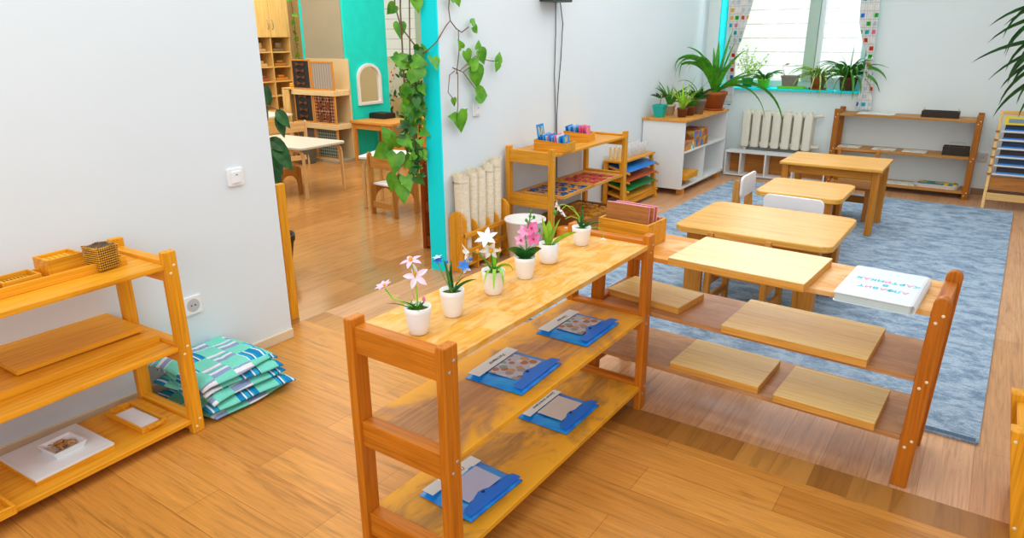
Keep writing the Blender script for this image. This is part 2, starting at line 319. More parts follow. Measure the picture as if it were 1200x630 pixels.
# ------------------------------------------------------------------ mesh builder
class MB:
    def __init__(s): s.v = []; s.f = []; s.mi = []; s.m = 0
    def add(s, vs, fs):
        b = len(s.v); s.v += [tuple(v) for v in vs]
        for f in fs: s.f.append([i + b for i in f]); s.mi.append(s.m)
        return s
    def box(s, x0, x1, y0, y1, z0, z1):
        return s.add([(x0, y0, z0), (x1, y0, z0), (x1, y1, z0), (x0, y1, z0), (x0, y0, z1), (x1, y0, z1), (x1, y1, z1), (x0, y1, z1)],
                     [(3, 2, 1, 0), (4, 5, 6, 7), (0, 1, 5, 4), (1, 2, 6, 5), (2, 3, 7, 6), (3, 0, 4, 7)])
    def obox(s, mat, sx, sy, sz):
        m = MB().box(-sx/2, sx/2, -sy/2, sy/2, -sz/2, sz/2)
        return s.add([mat @ Vector(v) for v in m.v], m.f)
    def beam(s, a, b, w, t, up=(0, 0, 1)):
        a, b = Vector(a), Vector(b); d = (b - a); l = d.length; d.normalize()
        x = Vector(up).cross(d)
        if x.length < 1e-4: x = Vector((1, 0, 0))
        x.normalize(); y = d.cross(x)
        m = Matrix((x, y, d)).transposed().to_4x4(); m.translation = (a + b) / 2
        return s.obox(m, w, t, l)
    def prism(s, poly, axis, a, b):
        n = len(poly)
        def P(u, v, w): return {'z': (u, v, w), 'x': (w, u, v), 'y': (u, w, v)}[axis]
        vs = [P(u, v, a) for u, v in poly] + [P(u, v, b) for u, v in poly]
        fs = [list(range(n))[::-1], list(range(n, 2*n))] + [(i, (i+1) % n, n + (i+1) % n, n + i) for i in range(n)]
        if axis == 'y': fs = [list(f)[::-1] for f in fs]
        return s.add(vs, fs)
    def lathe(s, prof, c=(0, 0, 0), n=24, sx=1, sy=1):
        vs = []; k = len(prof)
        for i in range(n):
            a = 2*math.pi*i/n
            for r, z in prof: vs.append((c[0] + sx*r*math.cos(a), c[1] + sy*r*math.sin(a), c[2] + z))
        fs = []
        for i in range(n):
            j = (i+1) % n
            for q in range(k-1): fs.append((i*k+q, j*k+q, j*k+q+1, i*k+q+1))
        if prof[0][0] > 1e-6: fs.append([i*k for i in range(n)][::-1])
        if prof[-1][0] > 1e-6: fs.append([i*k+k-1 for i in range(n)])
        return s.add(vs, fs)
    def tube(s, pts, r, n=6):
        pts = [Vector(p) for p in pts]; vs = []; fs = []; N = len(pts)
        rr = r if isinstance(r, (list, tuple)) else [r]*N
        for i, p in enumerate(pts):
            d = (pts[min(i+1, N-1)] - pts[max(i-1, 0)]).normalized()
            x = d.cross(Vector((.31, .17, .93)));  x.normalize(); y = d.cross(x)
            for k in range(n):
                a = 2*math.pi*k/n; vs.append(p + (x*math.cos(a) + y*math.sin(a))*rr[i])
        for i in range(N-1):
            for k in range(n): fs.append((i*n+k, i*n+(k+1) % n, (i+1)*n+(k+1) % n, (i+1)*n+k))
        fs.append(list(range(n))[::-1]); fs.append([(N-1)*n+k for k in range(n)])
        return s.add(vs, fs)
    def blade(s, base, az, length, width, e0, e1, n=9, fold=.25, pw=1.2, twist=0., shape='strap', curl=0., roll=.85):
        """arching leaf: elevation goes from e0 to e1 along its length"""
        p = Vector(base); vs = []; fs = []
        for i in range(n+1):
            t = i/n; e = e0 + (e1-e0)*t**pw; a = az + curl*t
            d = Vector((math.cos(a)*math.cos(e), math.sin(a)*math.cos(e), math.sin(e)))
            sd = Vector((-math.sin(a), math.cos(a), 0)); up = sd.cross(d)*-1
            if roll:
                k = math.cos(az - .606); sg = 1 if sd.dot(Vector((-.57, .82, 0))) > 0 else -1
                sd = Matrix.Rotation(-roll*abs(k)*sg*(1 if k > 0 else 1), 3, d) @ sd; up = sd.cross(d)*-1
                
            if twist: sd = (Matrix.Rotation(twist*t, 3, d) @ sd); up = sd.cross(d)*-1
            if shape == 'strap': w = width*min(1, .55 + 2*t)*(1 - t**3.2)
            else: w = width*math.sin(math.pi*min(1, .06 + .94*t))**.8
            w = max(w, width*.02)
            vs += [p + sd*w/2 + up*w*fold*.5, p, p - sd*w/2 + up*w*fold*.5]
            p = p + d*(length/n)
        for i in range(n):
            for k in (0, 1): fs.append((i*3+k, i*3+k+1, i*3+k+4, i*3+k+3))
        return s.add(vs, fs)
    def leaf(s, pos, d, nrm, size, wid=.8, heart=True, bend=.25):
        """heart-shaped (or oval) leaf lying along d with face normal nrm"""
        d = Vector(d).normalized(); nrm = Vector(nrm); sd = d.cross(nrm)
        if sd.length < 1e-3: sd = d.cross(Vector((.3, .9, .1)))
        sd.normalize(); up = sd.cross(d)
        prof = [(-.16, .22), (-.13, .36), (.0, .49), (.18, .52), (.38, .45), (.6, .3), (.8, .14), (1.0, .0)] if heart else [(0, .03), (.12, .2), (.3, .33), (.5, .36), (.7, .28), (.86, .14), (.95, .06), (1, 0)]
        vs = []; fs = []; p = Vector(pos)
        for t, w in prof:
            z = -bend*t*t; mid = max(t, 0) if heart else t
            c = p + d*(mid*size) + up*(z*size*.6)
            o = p + d*(t*size) + up*((z*.6 + .10*w*2)*size)
            vs += [o + sd*(w*wid*size), c, o - sd*(w*wid*size)]
        for i in range(len(prof)-1):
            for k in (0, 1): fs.append((i*3+k, i*3+k+1, i*3+k+4, i*3+k+3))
        return s.add(vs, fs)
    def build(s, name, mats, parent=None, smooth=False, bev=0., seg=2, loc=None, rotz=None):
        me = bpy.data.meshes.new(name); me.from_pydata(s.v, [], s.f)
        for m in (mats if isinstance(mats, (list, tuple)) else [mats]): me.materials.append(m)
        if any(s.mi): me.polygons.foreach_set('material_index', s.mi)
        if smooth: me.polygons.foreach_set('use_smooth', [True]*len(me.polygons))
        me.update()
        o = bpy.data.objects.new(name, me); col.objects.link(o)
        if parent: o.parent = parent
        if bev:
            b = o.modifiers.new('bevel', 'BEVEL'); b.width = bev; b.segments = seg; b.limit_method = 'ANGLE'; b.angle_limit = R(40)
        if loc: o.location = loc
        if rotz is not None: o.rotation_euler = (0, 0, rotz)
        return o
def tag(o, label, cat, group=None, kind=None):
    o['label'] = label; o['category'] = cat
    if group: o['group'] = group
    if kind: o['kind'] = kind
    return o
def thing(name, label, cat, loc=(0, 0, 0), rotz=0., group=None):
    o = bpy.data.objects.new(name, None); col.objects.link(o); o.empty_display_size = .05
    o.location = loc; o.rotation_euler = (0, 0, rotz); return tag(o, label, cat, group)
def struct(o): o['kind'] = 'structure'; return o
def dup(root, loc=None, rotz=None, label=None, group=None):
    def cp(o, par):
        c = o.copy(); col.objects.link(c); c.parent = par
        for ch in [x for x in o.children]: cp(ch, c)
        return c
    r = cp(root, None)
    if loc is not None: r.location = loc
    if rotz is not None: r.rotation_euler = (0, 0, rotz)
    if label: r['label'] = label
    if group: r['group'] = group
    return r
def text(name, body, size, mat, parent, origin, bx, by, extrude=.0004, shear=0., bold=0.):
    """flat lettering as a mesh: bx baseline direction, by up direction"""
    cu = bpy.data.curves.new(name, 'FONT'); cu.body = body; cu.size = size; cu.extrude = extrude; cu.align_x = 'CENTER'; cu.align_y = 'CENTER'; cu.shear = shear; cu.resolution_u = 2; cu.offset = bold
    o = bpy.data.objects.new(name, cu); col.objects.link(o)
    dg = bpy.context.evaluated_depsgraph_get()
    me = bpy.data.meshes.new_from_object(o.evaluated_get(dg)); bpy.data.objects.remove(o); bpy.data.curves.remove(cu)
    x = Vector(bx).normalized(); y = Vector(by).normalized(); z = x.cross(y)
    m = Matrix((x, y, z)).transposed().to_4x4(); m.translation = Vector(origin)
    me.transform(m); me.materials.clear(); me.materials.append(mat); me.name = name
    o = bpy.data.objects.new(name, me); col.objects.link(o)
    if parent: o.parent = parent
    return o
def rrect(x0, x1, y0, y1, r, n=5):
    out = []
    for cx, cy, a0 in ((x1-r, y0+r, -90), (x1-r, y1-r, 0), (x0+r, y1-r, 90), (x0+r, y0+r, 180)):
        for i in range(n+1):
            a = R(a0 + 90*i/n); out.append((cx + r*math.cos(a), cy + r*math.sin(a)))
    return out
# ------------------------------------------------------------------ camera
cam = bpy.data.cameras.new('camera'); co = bpy.data.objects.new('camera', cam); col.objects.link(co); scn.camera = co
yw, pt, rl = R(34.638), R(18.658), R(-.337)
fw = Vector((-math.sin(yw)*math.cos(pt), math.cos(yw)*math.cos(pt), -math.sin(pt)))
rt = Vector((math.cos(yw), math.sin(yw), 0)); up = rt.cross(fw)
r2 = rt*math.cos(rl) + up*math.sin(rl); u2 = -rt*math.sin(rl) + up*math.cos(rl)
mm = Matrix((r2, u2, -fw)).transposed().to_4x4(); mm.translation = (0, 0, 1.45); co.matrix_world = mm
cam.sensor_width = 36; cam.lens = 809.9/1200*36; cam.clip_start = .02; cam.clip_end = 60
RH = Vector((.82, .57, 0)); FH = Vector((-.57, .82, 0))            # roughly along / away from the viewer, for arranging leaves
def rv(a, b, c=0.): return RH*a + Vector((0, 0, b)) + FH*c

# ------------------------------------------------------------------ light
w = bpy.data.worlds.new('sky'); scn.world = w; w.use_nodes = True
bg = w.node_tree.nodes['Background']; bg.inputs[0].default_value = lin('#eef4ff'); bg.inputs[1].default_value = .72
def area(name, loc, target, sx, sy, power, c='#ffffff'):
    l = bpy.data.lights.new(name, 'AREA'); l.shape = 'RECTANGLE'; l.size = sx; l.size_y = sy; l.energy = power; l.color = lin(c)[:3]
    o = bpy.data.objects.new(name, l); col.objects.link(o); o.location = loc
    o.rotation_euler = (Vector(target)-Vector(loc)).to_track_quat('-Z', 'Y').to_euler(); return o
area('overhead_light', (-1.0, 4.2, 2.9), (-1.0, 4.0, 0), 2.6, 4.0, 62, '#fffdfa')
area('overhead_light', (-1.6, .6, 2.9), (-1.4, 1.2, 0), 2.4, 2.0, 34, '#ffffff')
area('overhead_light', (-5.5, 4.2, 2.9), (-5.5, 4.2, 0), 3.0, 3.0, 110, '#fff0d6')
area('overhead_light', (-8.2, 6.2, 2.65), (-8.6, 6.4, 0), 1.2, 1.6, 34, '#ffe6b4')  # added warm fill to brighten the tall cabinet, no lamp known there
area('window_daylight', (-1.85, 8.3, 2.6), (-1.7, 5.2, .2), 1.6, 1.2, 60, '#eef6ff')
area('facade_daylight', (-4.5, 8.25, 4.2), (-4.5, 9.1, 1.4), 11, .6, 120, '#ffffff')
area('behind_camera_fill', (.6, -1.5, 1.9), (-1.6, 4.0, .9), 3.0, 1.6, 54, '#f4f8ff')  # added fill from behind the camera, no window is known there
scn.view_settings.view_transform = 'Standard'; scn.view_settings.look = 'None'; scn.view_settings.exposure = -0.06

# ------------------------------------------------------------------ setting
XW, XO, YB = -2.764, -2.886, 7.78
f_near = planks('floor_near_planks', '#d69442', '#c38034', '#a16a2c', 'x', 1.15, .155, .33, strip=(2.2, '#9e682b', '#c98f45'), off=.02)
f_far = planks('floor_far_planks', '#d9a678', '#c99362', '#b07e50', 'y', 1.2, .15, .3)
f_room = planks('floor_room_planks', '#c48c50', '#b07a40', '#855a30', 'y', 1.2, .17, .16)
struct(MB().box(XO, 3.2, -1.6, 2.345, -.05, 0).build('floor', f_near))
struct(MB().box(XO, 3.2, 2.345, 7.78, -.05, 0).build('floor', f_far))
struct(MB().box(-9.7, XO, -1.6, 7.78, -.05, 0).build('floor', f_room))
struct(MB().box(XO, XW, -1.6, 2.026, 0, 2.7).build('wall_left', M['wall']))
struct(MB().box(XO+.004, XW, 3.262, YB, 0, 2.7).build('wall_left', M['wall']))
struct(MB().box(XO-.002, XW-.001, 3.25, 3.2625, 0, 2.7).build('trim_1', M['teal']))
struct(MB().box(XW, XW+.014, -1.6, 2.026, 0, .05).build('baseboard_left', M['base'], bev=.004))
struct(MB().box(XW, XW+.012, 3.262, YB, 0, .05).build('baseboard_left', M['base'], bev=.004))
wx0, wx1, wz0, wz1 = -2.637, -1.10, .90, 2.35
b = MB(); b.box(XO, wx0, YB, YB+.28, 0, 2.7); b.box(wx1, 3.2, YB, YB+.28, 0, 2.7); b.box(wx0, wx1, YB, YB+.28, 0, wz0); b.box(wx0, wx1, YB, YB+.28, wz1, 2.7)
struct(b.build('wall_back', M['wall_back']))
struct(MB().box(-.08, 3.2, YB-.014, YB, 0, .06).build('baseboard_back', plain('brown_baseboard', '#a07c5a', .5)))
struct(MB().box(3.2, 3.3, -1.6, YB+.28, 0, 2.7).build('wall_right', M['wall']))
# the window with its teal lining
win = struct(bpy.data.objects.new('window_1', None)); col.objects.link(win)
b = MB(); b.box(wx0, wx1, 7.725, 8.04, .885, .905); b.build('window_sill', M['teal'], win, bev=.004)
b = MB(); b.box(wx0, wx0+.014, 7.785, 8.0, .905, wz1); b.box(wx1-.014, wx1, 7.76, 8.0, .905, wz1); b.build('window_lining', M['teal'], win)
b = MB()
for x0, x1 in ((-2.623, -2.55), (-1.19, -1.114)): b.box(x0, x1, 7.98, 8.05, .905, wz1)
b.box(-2.55, -1.19, 7.98, 8.05, .905, .975); b.box(-2.55, -1.19, 7.98, 8.05, wz1-.07, wz1)
for x0, x1 in ((-1.66, -1.62), (-1.235, -1.19)): b.box(x0, x1, 7.965, 8.04, .975, wz1-.07)
b.box(-1.62, -1.235, 7.965, 8.04, .975, 1.02)
b.build('window_frame', M['pvc'], win, bev=.004)
MB().box(-1.776, -1.665, 7.965, 8.05, .975, wz1-.07).build('window_mullion', M['mull'], win, bev=.004)
b = MB(); b.box(-1.63, -1.612, 7.945, 7.964, 1.62, 1.66); b.box(-1.63, -1.612, 7.93, 7.946, 1.52, 1.66); b.build('window_handle', M['plast'], win, bev=.003)
b = MB(); b.box(-2.55, -1.776, 8.01, 8.014, .975, wz1-.07); b.box(-1.62, -1.235, 8.01, 8.014, 1.02, wz1-.07); b.build('window_pane', M['glass'], win)
fc = MB().box(-11, 3, 9.2, 9.25, -.6, 5).build('wall_outside', M['facade']); struct(fc)
# the next room
b = MB(); b.box(-9.7, -9.3, YB, YB+.28, 0, 2.7); b.box(-6.3, XO, YB, YB+.28, 0, 2.7); b.box(-9.3, -6.3, YB, YB+.28, 0, 1.1); b.box(-9.3, -6.3, YB, YB+.28, 2.4, 2.7)
struct(b.build('wall_back', M['beige']))
struct(MB().box(-9.8, -9.7, -1.6, YB+.28, 0, 2.7).build('wall_far', M['beige']))
w2 = struct(bpy.data.objects.new('window_2', None)); col.objects.link(w2)
b = MB(); b.box(-9.3, -9.24, 7.9, 7.97, 1.1, 2.4); b.box(-8.2, -8.1, 7.9, 7.97, 1.1, 2.4); b.box(-7.13, -6.98, 7.9, 7.97, 1.1, 2.4); b.box(-6.36, -6.3, 7.9, 7.97, 1.1, 2.4); b.box(-9.24, -6.36, 7.9, 7.97, 1.1, 1.16)  # left part, unseen behind the pillar, is added for bright floor reflections
b.build('window_frame', M['mull'], w2); MB().box(-9.24, -6.36, 7.93, 7.934, 1.16, 2.4).build('window_pane', M['glass'], w2)
struct(MB().box(-7.25, -6.478, 5.945, 6.63, 0, 2.7).build('pillar', M['teal2']))
struct(MB().box(-7.185, -6.51, 5.93, 5.9445, 1.2, 2.7).build('trim_2', M['greyp']))
# rug
b = MB(); nx, ny = 2.42, 4.32
b.prism(rrect(-nx, 0, 0, ny, .012, 2), 'z', 0.0005, .011)
o = b.build('rug', M['rug'], loc=(.159, 2.80, 0), rotz=R(-1.36)); tag(o, 'large grey blue woven rug under the low tables', 'rug')
b2 = MB().box(-nx+.01, -.01, .004, .03, .0111, .0125); b2.build('hem', plain('rug_hem', '#5d7488', .95, .1, .3, 90), o)

# wall fittings
def plate_switch(name, y, z, label):
    t = thing(name, label, 'light switch', (XW, y, z))
    MB().prism(rrect(-.04, .04, -.04, .04, .008), 'x', .0005, .012).build('switch_plate', M['plast'], t, bev=.003)
    MB().prism(rrect(-.022, .022, -.026, .026, .003), 'x', .0115, .019).build('switch_rocker', M['plast'], t, bev=.002)
    MB().box(.0185, .0194, -.006, .006, .008, .014).build('switch_mark', plain('grey_mark', '#8fa3b5'), t)
plate_switch('light_switch', 1.819, .858, 'white square light switch on the white wall left of the doorway')
plate_switch('light_switch', 3.606, 1.0, 'white light switch beside the hanging vine, right of the teal wall end')
def socket(loc, rz, label, m):
    t = thing('wall_socket', label, 'socket', loc, rz)
    MB().prism(rrect(-.042, .042, -.042, .042, .008), 'x', .0005, .011).build('socket_plate', m, t, bev=.003)
    b = MB(); n = 20
    b.add([(.0112, .03*math.cos(2*math.pi*i/n), .03*math.sin(2*math.pi*i/n)) for i in range(n)] + [(.0116, .022*math.cos(2*math.pi*i/n), .022*math.sin(2*math.pi*i/n)) for i in range(n)], [(i, (i+1) % n, n+(i+1) % n, n+i) for i in range(n)])
    b.add([(.0113, .022*math.cos(2*math.pi*i/n), .022*math.sin(2*math.pi*i/n)) for i in range(n)], [list(range(n))])
    b.build('socket_ring', plain('socket_ring', '#c3c6c6', .5), t)
    b = MB(); b.tube([(.0105, -.009, 0), (.0122, -.009, 0)], .0035, 8); b.tube([(.0105, .009, 0), (.0122, .009, 0)], .0035, 8); b.build('socket_hole', M['dark'], t)
socket((XW, 1.527, .338), 0, 'white wall socket low on the wall above the patchwork mats', M['plast'])
socket((-.043, YB, .352), R(-90), 'beige wall socket on the back wall beside the low shelf', plain('beige_plastic', '#d9cdb4', .4))
t = thing('wall_device', 'dark wall mounted device at the top edge, cables hanging below', 'device', (XW, 4.48, 1.672))
MB().box(.001, .12, -.13, .13, 0, .09).build('device_body', M['device'], t, bev=.006)
b = MB(); b.tube([(.012, .075, .005), (.01, .085, -.2), (.01, .075, -.5), (.01, .1, -.82), (.01, .11, -1.3)], .0035)
b.tube([(.02, .125, .005), (.015, .175, -.14), (.012, .16, -.4), (.012, .13, -.6), (.012, .115, -.8), (.012, .13, -1.3)], .0035)
b.build('cable', M['black'], t)

# ------------------------------------------------------------------ open shelves
def make_shelf(name, label, L_, D, levels, zp, loc, rotz, post, rail, boards, w=.053, t=.03, boltm='metal', lean=0., rnd=.006, railh=.078, board_t=.018, group=None, backbolts=False, railup=.013):
    r = thing(name, label, 'shelf', loc, rotz, group)
    sh = lambda b: (setattr(b, 'v', [(x, y + lean*z, z) for x, y, z in b.v]), b)[1]
    for y0 in (0, L_-w):
        for x0 in (-t, -D):
            if rnd > .012:                                   # rounded top
                pr = [(y0, 0), (y0+w, 0)] + [(y0+w/2+w/2*math.cos(R(a)), zp-w/2+w/2*math.sin(R(a))) for a in range(0, 181, 15)]
                b = MB().prism(pr, 'x', x0, x0+t)
            else: b = MB().box(x0, x0+t, y0, y0+w, 0, zp)
            sh(b).build('post', W(post, 'z'), r, bev=.004)
    for i, z in enumerate(levels):
        for y0, y1 in ((.010, w-.001), (L_-w+.001, L_-.010)):
            sh(MB().box(-D+t-.001, -t+.001, y0, y1, max(z-railh+railup, .012), z+railup)).build('rail', W(rail, 'x'), r, bev=.003)
        sh(MB().box(-D+.004, -.004, w, L_-w, z-board_t, z)).build('board', W(boards[i], 'y'), r, bev=.002)
        for y0 in (0, L_-w):
            for dy, dz in ((.36*w, -.035), (.68*w, -.008)):
                b = MB(); b.lathe([(.0058, 0), (.0052, .0018), (.003, .003), (0, .0034)], n=10)
                zc = max(z+dz, .02)
                b.v = [(q[2]-.0006, y0+dy+q[0]+lean*zc, zc+q[1]) for q in b.v]
                b.build('bolt', M[boltm], r, smooth=True)
    return r
make_shelf('open_shelf', 'orange brown pine shelf in front holding six flower pots and blue folders', 1.238, .353, [.702, .413, .107], .737,
           (-.993, 1.147, 0), R(-.34), 'dark', 'dark', ['topA', 'shelfA', 'botA'])
make_shelf('open_shelf', 'dark brown low shelf crossing the rug edge, holding pale boards and a white book', 1.25, .3435, [.635, .407, .187], .685,
           (-1.28, 2.411, 0), R(-92.3), 'darkb', 'darkb', ['topB', 'shelfB', 'shelfB'], lean=.034, rnd=.02, w=.050, boltm='cream')
make_shelf('open_shelf', 'golden wooden shelf on the left against the white wall, holding bead boxes', 1.2, .358, [.686, .368, .062], .731,
           (-2.276, .064, 0), R(2.775), 'gold', 'gold', ['gold', 'gold', 'gold'], w=.05, boltm='cream')
make_shelf('open_shelf', 'tall golden shelf against the wall holding letter trays and card boxes', 1.156, .375, [.70, .40], .737,
           (-2.36, 3.885, 0), 0, 'goldp', 'goldp', ['goldp', 'goldp'], w=.05, railh=.085)
make_shelf('open_shelf', 'brown three tier shelf against the back wall right of the radiator', 1.22, .305, [.715, .385, .072], .757,
           (-1.31, 7.45, 0), R(-90), 'frameD', 'frameD', ['shelfD', 'shelfD', 'shelfD'], w=.048, boltm='cream', board_t=.022)
make_shelf('open_shelf', 'orange wooden shelf in the next room half hidden behind the left wall', 1.2, .335, [.70, .40, .10], .742,
           (-3.27, 2.21, 0), R(180), 'gold', 'gold', ['gold', 'gold', 'gold'])
make_shelf('open_shelf', 'red brown shelf end in the next room behind the teal wall end', 1.15, .27, [.60, .33, .08], .638,
           (-3.245, 4.72, 0), R(180), 'red', 'red', ['red', 'red', 'red'], w=.05)
# low shelf cut by the right edge
t = thing('low_shelf', 'low wooden shelf end cut off by the right edge of the frame', 'shelf', (.27, 2.265, 0))
for y0 in (0, .27):
    pr = [(-.012, 0), (.028, 0), (-.035, .355), (-.075, .355)]
    MB().prism(pr, 'y', y0, y0+.05).build('post', W('gold', 'z'), t, bev=.005)
MB().prism([(.0, .05), (.03, .05), (-.025, .33), (-.055, .33)], 'y', .05, .27).build('side_panel', W('gold', 'y'), t, bev=.002)
for z in (.06, .30): MB().box(.025-z*.18, .9, .02, .30, z-.009, z+.009).build('board', W('gold', 'x'), t, bev=.002)
MB().box(.88, .92, 0, .32, 0, .35).build('side_panel', W('gold', 'y'), t, bev=.003)
for z in (.04, .32):
    b = MB().lathe([(.006, 0), (.004, .002), (0, .003)], n=10); b.v = [(.0-z*.177+q[0], -q[2]+.0005, z+q[1]) for q in b.v]; b.build('bolt', M['cream'], t)

# ------------------------------------------------------------------ pale work boards on the crossing shelf
def slab(name, label, cat, c, sx, sy, th, z, rz, top, edge, group=None, axis='x'):
    b = MB(); b.box(-sx/2, sx/2, -sy/2, sy/2, 0, th-.004)
    o = thing(name, label, cat, (c[0], c[1], z), rz, group)
    b.build('board_body', W(edge, axis), o, bev=.002)
    MB().box(-sx/2, sx/2, -sy/2, sy/2, th-.0039, th).build('board_face', W(top, axis), o, bev=.0015)
    return o
rB = R(-2.3)
G = 'pale work boards on the low crossing shelf'
slab('work_board', 'large pale board on the top of the low shelf, in front of the near table', 'board', (-.66, 2.507), .49, .35, .03, .6353, R(-3.4), 'board', 'edge', G)
slab('work_board', 'small pale board on the middle shelf, nearest the flower shelf', 'board', (-1.045, 2.566), .335, .212, .03, .4073, R(-8), 'boardb', 'edge', G)
slab('work_board', 'large pale board on the middle shelf, below the white book', 'board', (-.447, 2.518), .492, .325, .03, .4073, rB, 'boardb', 'edge', G)
slab('work_board', 'pale board on the bottom shelf, left one of the pair', 'board', (-.717, 2.53), .35, .275, .03, .1873, rB, 'boardb', 'edge', G)
slab('work_board', 'pale board on the bottom shelf, nearest the slanted right post', 'board', (-.315, 2.497), .335, .285, .03, .1873, rB, 'boardb', 'edge', G)
# the white ring-bound book
t = thing('alphabet_book', 'white spiral bound alphabet book lying on the right end of the low shelf', 'book', (-.207, 2.455, .6353), R(-3))
MB().prism(rrect(-.115, .105, -.158, .17, .008), 'z', .002, .027).build('pages', M['pages'], t, bev=.001)
MB().prism(rrect(-.118, .108, -.162, .174, .01), 'z', .0271, .0295).build('cover', M['book'], t, bev=.0008)
MB().prism(rrect(-.118, .108, -.162, .174, .01), 'z', 0, .0021).build('back_cover', M['book'], t)
for i in range(26):
    y = -.15 + i*.0125; b = MB()
    b.tube([(.103 + .014*math.cos(R(a)), y, .015 + .0165*math.sin(R(a))) for a in range(0, 361, 30)], .0014, 5)
    b.build('ring', M['plast'], t, smooth=True)
def word(s, y, pinks):
    n = len(s); step = .0215
    for i, ch in enumerate(s):
        text('letter', ch, .029, M['pinkink'] if i in pinks else M['tealink'], t, (.005 + (n-1)/2*step - i*step, y, .0299), (-1, 0, 0), (0, -1, 0), bold=.0009)
word('АЛФАВИТ', -.045, (0, 3, 5)); word('В', -.003, ()); word('КАРТИНКАХ', .038, (1, 4, 7))
# wooden box of pink boards
t = thing('card_box', 'open wooden box holding pink backed brown boards, behind the flower shelf', 'box', (-1.165, 2.565, .6353), R(-4))
b = MB(); W_, D_, H_ = .23, .16, .1
b.box(-W_/2, W_/2, -D_/2, D_/2, 0, .008); b.box(-W_/2, W_/2, -D_/2, -D_/2+.01, .008, H_); b.box(-W_/2, W_/2, D_/2-.01, D_/2, .008, H_)
b.box(-W_/2, -W_/2+.01, -D_/2+.01, D_/2-.01, .008, H_); b.box(W_/2-.01, W_/2, -D_/2+.01, D_/2-.01, .008, H_)
b.build('box_body', W('goldp', 'x'), t, bev=.0015)
cork = W('cork', 'x')
for i, (yy, hh, xo, ln) in enumerate([(-.035, .15, -.012, .195), (-.012, .145, .0, .19), (.006, .147, .004, .19), (.03, .10, .012, .18)]):
    c = thing('pink_board', ['brown backed pink board in the wooden box, nearest the flower shelf', 'second pink board in the wooden box, just behind the front one',
              'third pink board in the wooden box, one before the last', 'short pink board at the back of the wooden box'][i], 'board', (0, 0, 0), 0, 'pink boards in the wooden box')
    c.matrix_world = Matrix.Translation((-1.165, 2.565, .6353)) @ Matrix.Rotation(R(-4), 4, 'Z') @ Matrix.Translation((xo, yy, .0085)) @ Matrix.Rotation(R(-5), 4, 'X')
    MB().box(-ln/2, ln/2, -.0035, .0005, 0, hh).build('board_back', cork, c)
    MB().box(-ln/2, ln/2, .0006, .010, 0, hh+.0015).build('board_front', M['pinkb'], c, bev=.001)

# ------------------------------------------------------------------ blue folders
def folder(label, c, sx, sy, z, rz, card, words, wsize, seed):
    t = thing('plastic_folder', label, 'folder', (c[0], c[1], z), rz, 'blue plastic folders on the flower shelf')
    rnd = random.Random(seed); b = MB(); nx, ny = 14, 14; vs = []
    for k in (0, 1):
        for j in range(ny+1):
            for i in range(nx+1):
                u, v = i/nx, j/ny
                h = .011*min(1, 6*min(u, 1-u, v, 1-v))**.6 + .004*math.sin(3*u+seed)*math.sin(4*v+seed*2)*min(1, 5*min(u, 1-u, v, 1-v)) + .004*max(0, u-.7)*3
                vs.append(((u-.5)*sx, (v-.5)*sy, .0015 + (h if k else 0) ))
    N = (nx+1)*(ny+1); fs = []
    for j in range(ny):
        for i in range(nx):
            a = j*(nx+1)+i; fs += [(a+N, a+1+N, a+nx+2+N, a+nx+1+N), (a, a+nx+1, a+nx+2, a+1)]
    ring = [i for i in range(nx+1)] + [j*(nx+1)+nx for j in range(1, ny+1)] + [ny*(nx+1)+i for i in range(nx-1, -1, -1)] + [j*(nx+1) for j in range(ny-1, 0, -1)]
    for a, bb in zip(ring, ring[1:]+ring[:1]): fs.append((a, bb, bb+N, a+N))
    b.add(vs, fs); b.build('folder_body', M['folder'], t, smooth=True)
    MB().box(-sx/2+.004, -sx/2+.05, -sy/2+.010, sy/2-.010, .0158, .0164).build('label_strip', M['label'], t)
    MB().box(-sx/2+.056, sx*.26, -sy*.30, sy*.32, .0166, .0172).build('picture_card', card, t)
    pts = [(sx*.5-.003, -sy/2+.004), (sx*.5-.003, sy/2-.004), (sx*.35, sy/2-.006)]
    for k in range(1, 12):
        v = k/12; pts.append((sx*(.31 - .11*math.exp(-((v-.55)/.15)**2)) + .004*math.sin(v*9+seed), sy*(.5 - v)))
    pts.append((sx*.35, -sy/2+.006))
    MB().prism(pts, 'z', .0186, .0192).build('flap', M['flap'], t, bev=.0004)
    b = MB().lathe([(.006, 0), (.006, .002), (.004, .003), (0, .0032)], (sx*.26, -.01, .0193), 12); b.build('snap_button', plain('navy_button', '#0b2f6e', .3), t, smooth=True)
    text('label_writing', words, wsize, M['ink'], t, (-sx/2+.028, .02, .0166), (0, -1, 0), (1, 0, 0), shear=.25)
folder('blue folder with picture card, middle shelf, end nearest the crossing shelf', (-1.145, 2.087), .215, .25, .4145, R(0), M['photocard'], 'Овощи', .019, 1)
folder('blue folder with four pictures, middle shelf, nearer the viewer', (-1.147, 1.67), .215, .25, .4145, R(2), M['photocard'], 'Растения', .019, 2)
folder('blue folder with grey card on the bottom shelf, towards the far end', (-1.16, 1.984), .212, .245, .1085, R(0), M['greycard'], 'Дикие животные', .018, 3)
folder('blue folder with lilac card on the bottom shelf, behind the near post', (-1.148, 1.432), .212, .25, .1085, R(-3), M['greycardb'], 'Птицы', .021, 4)

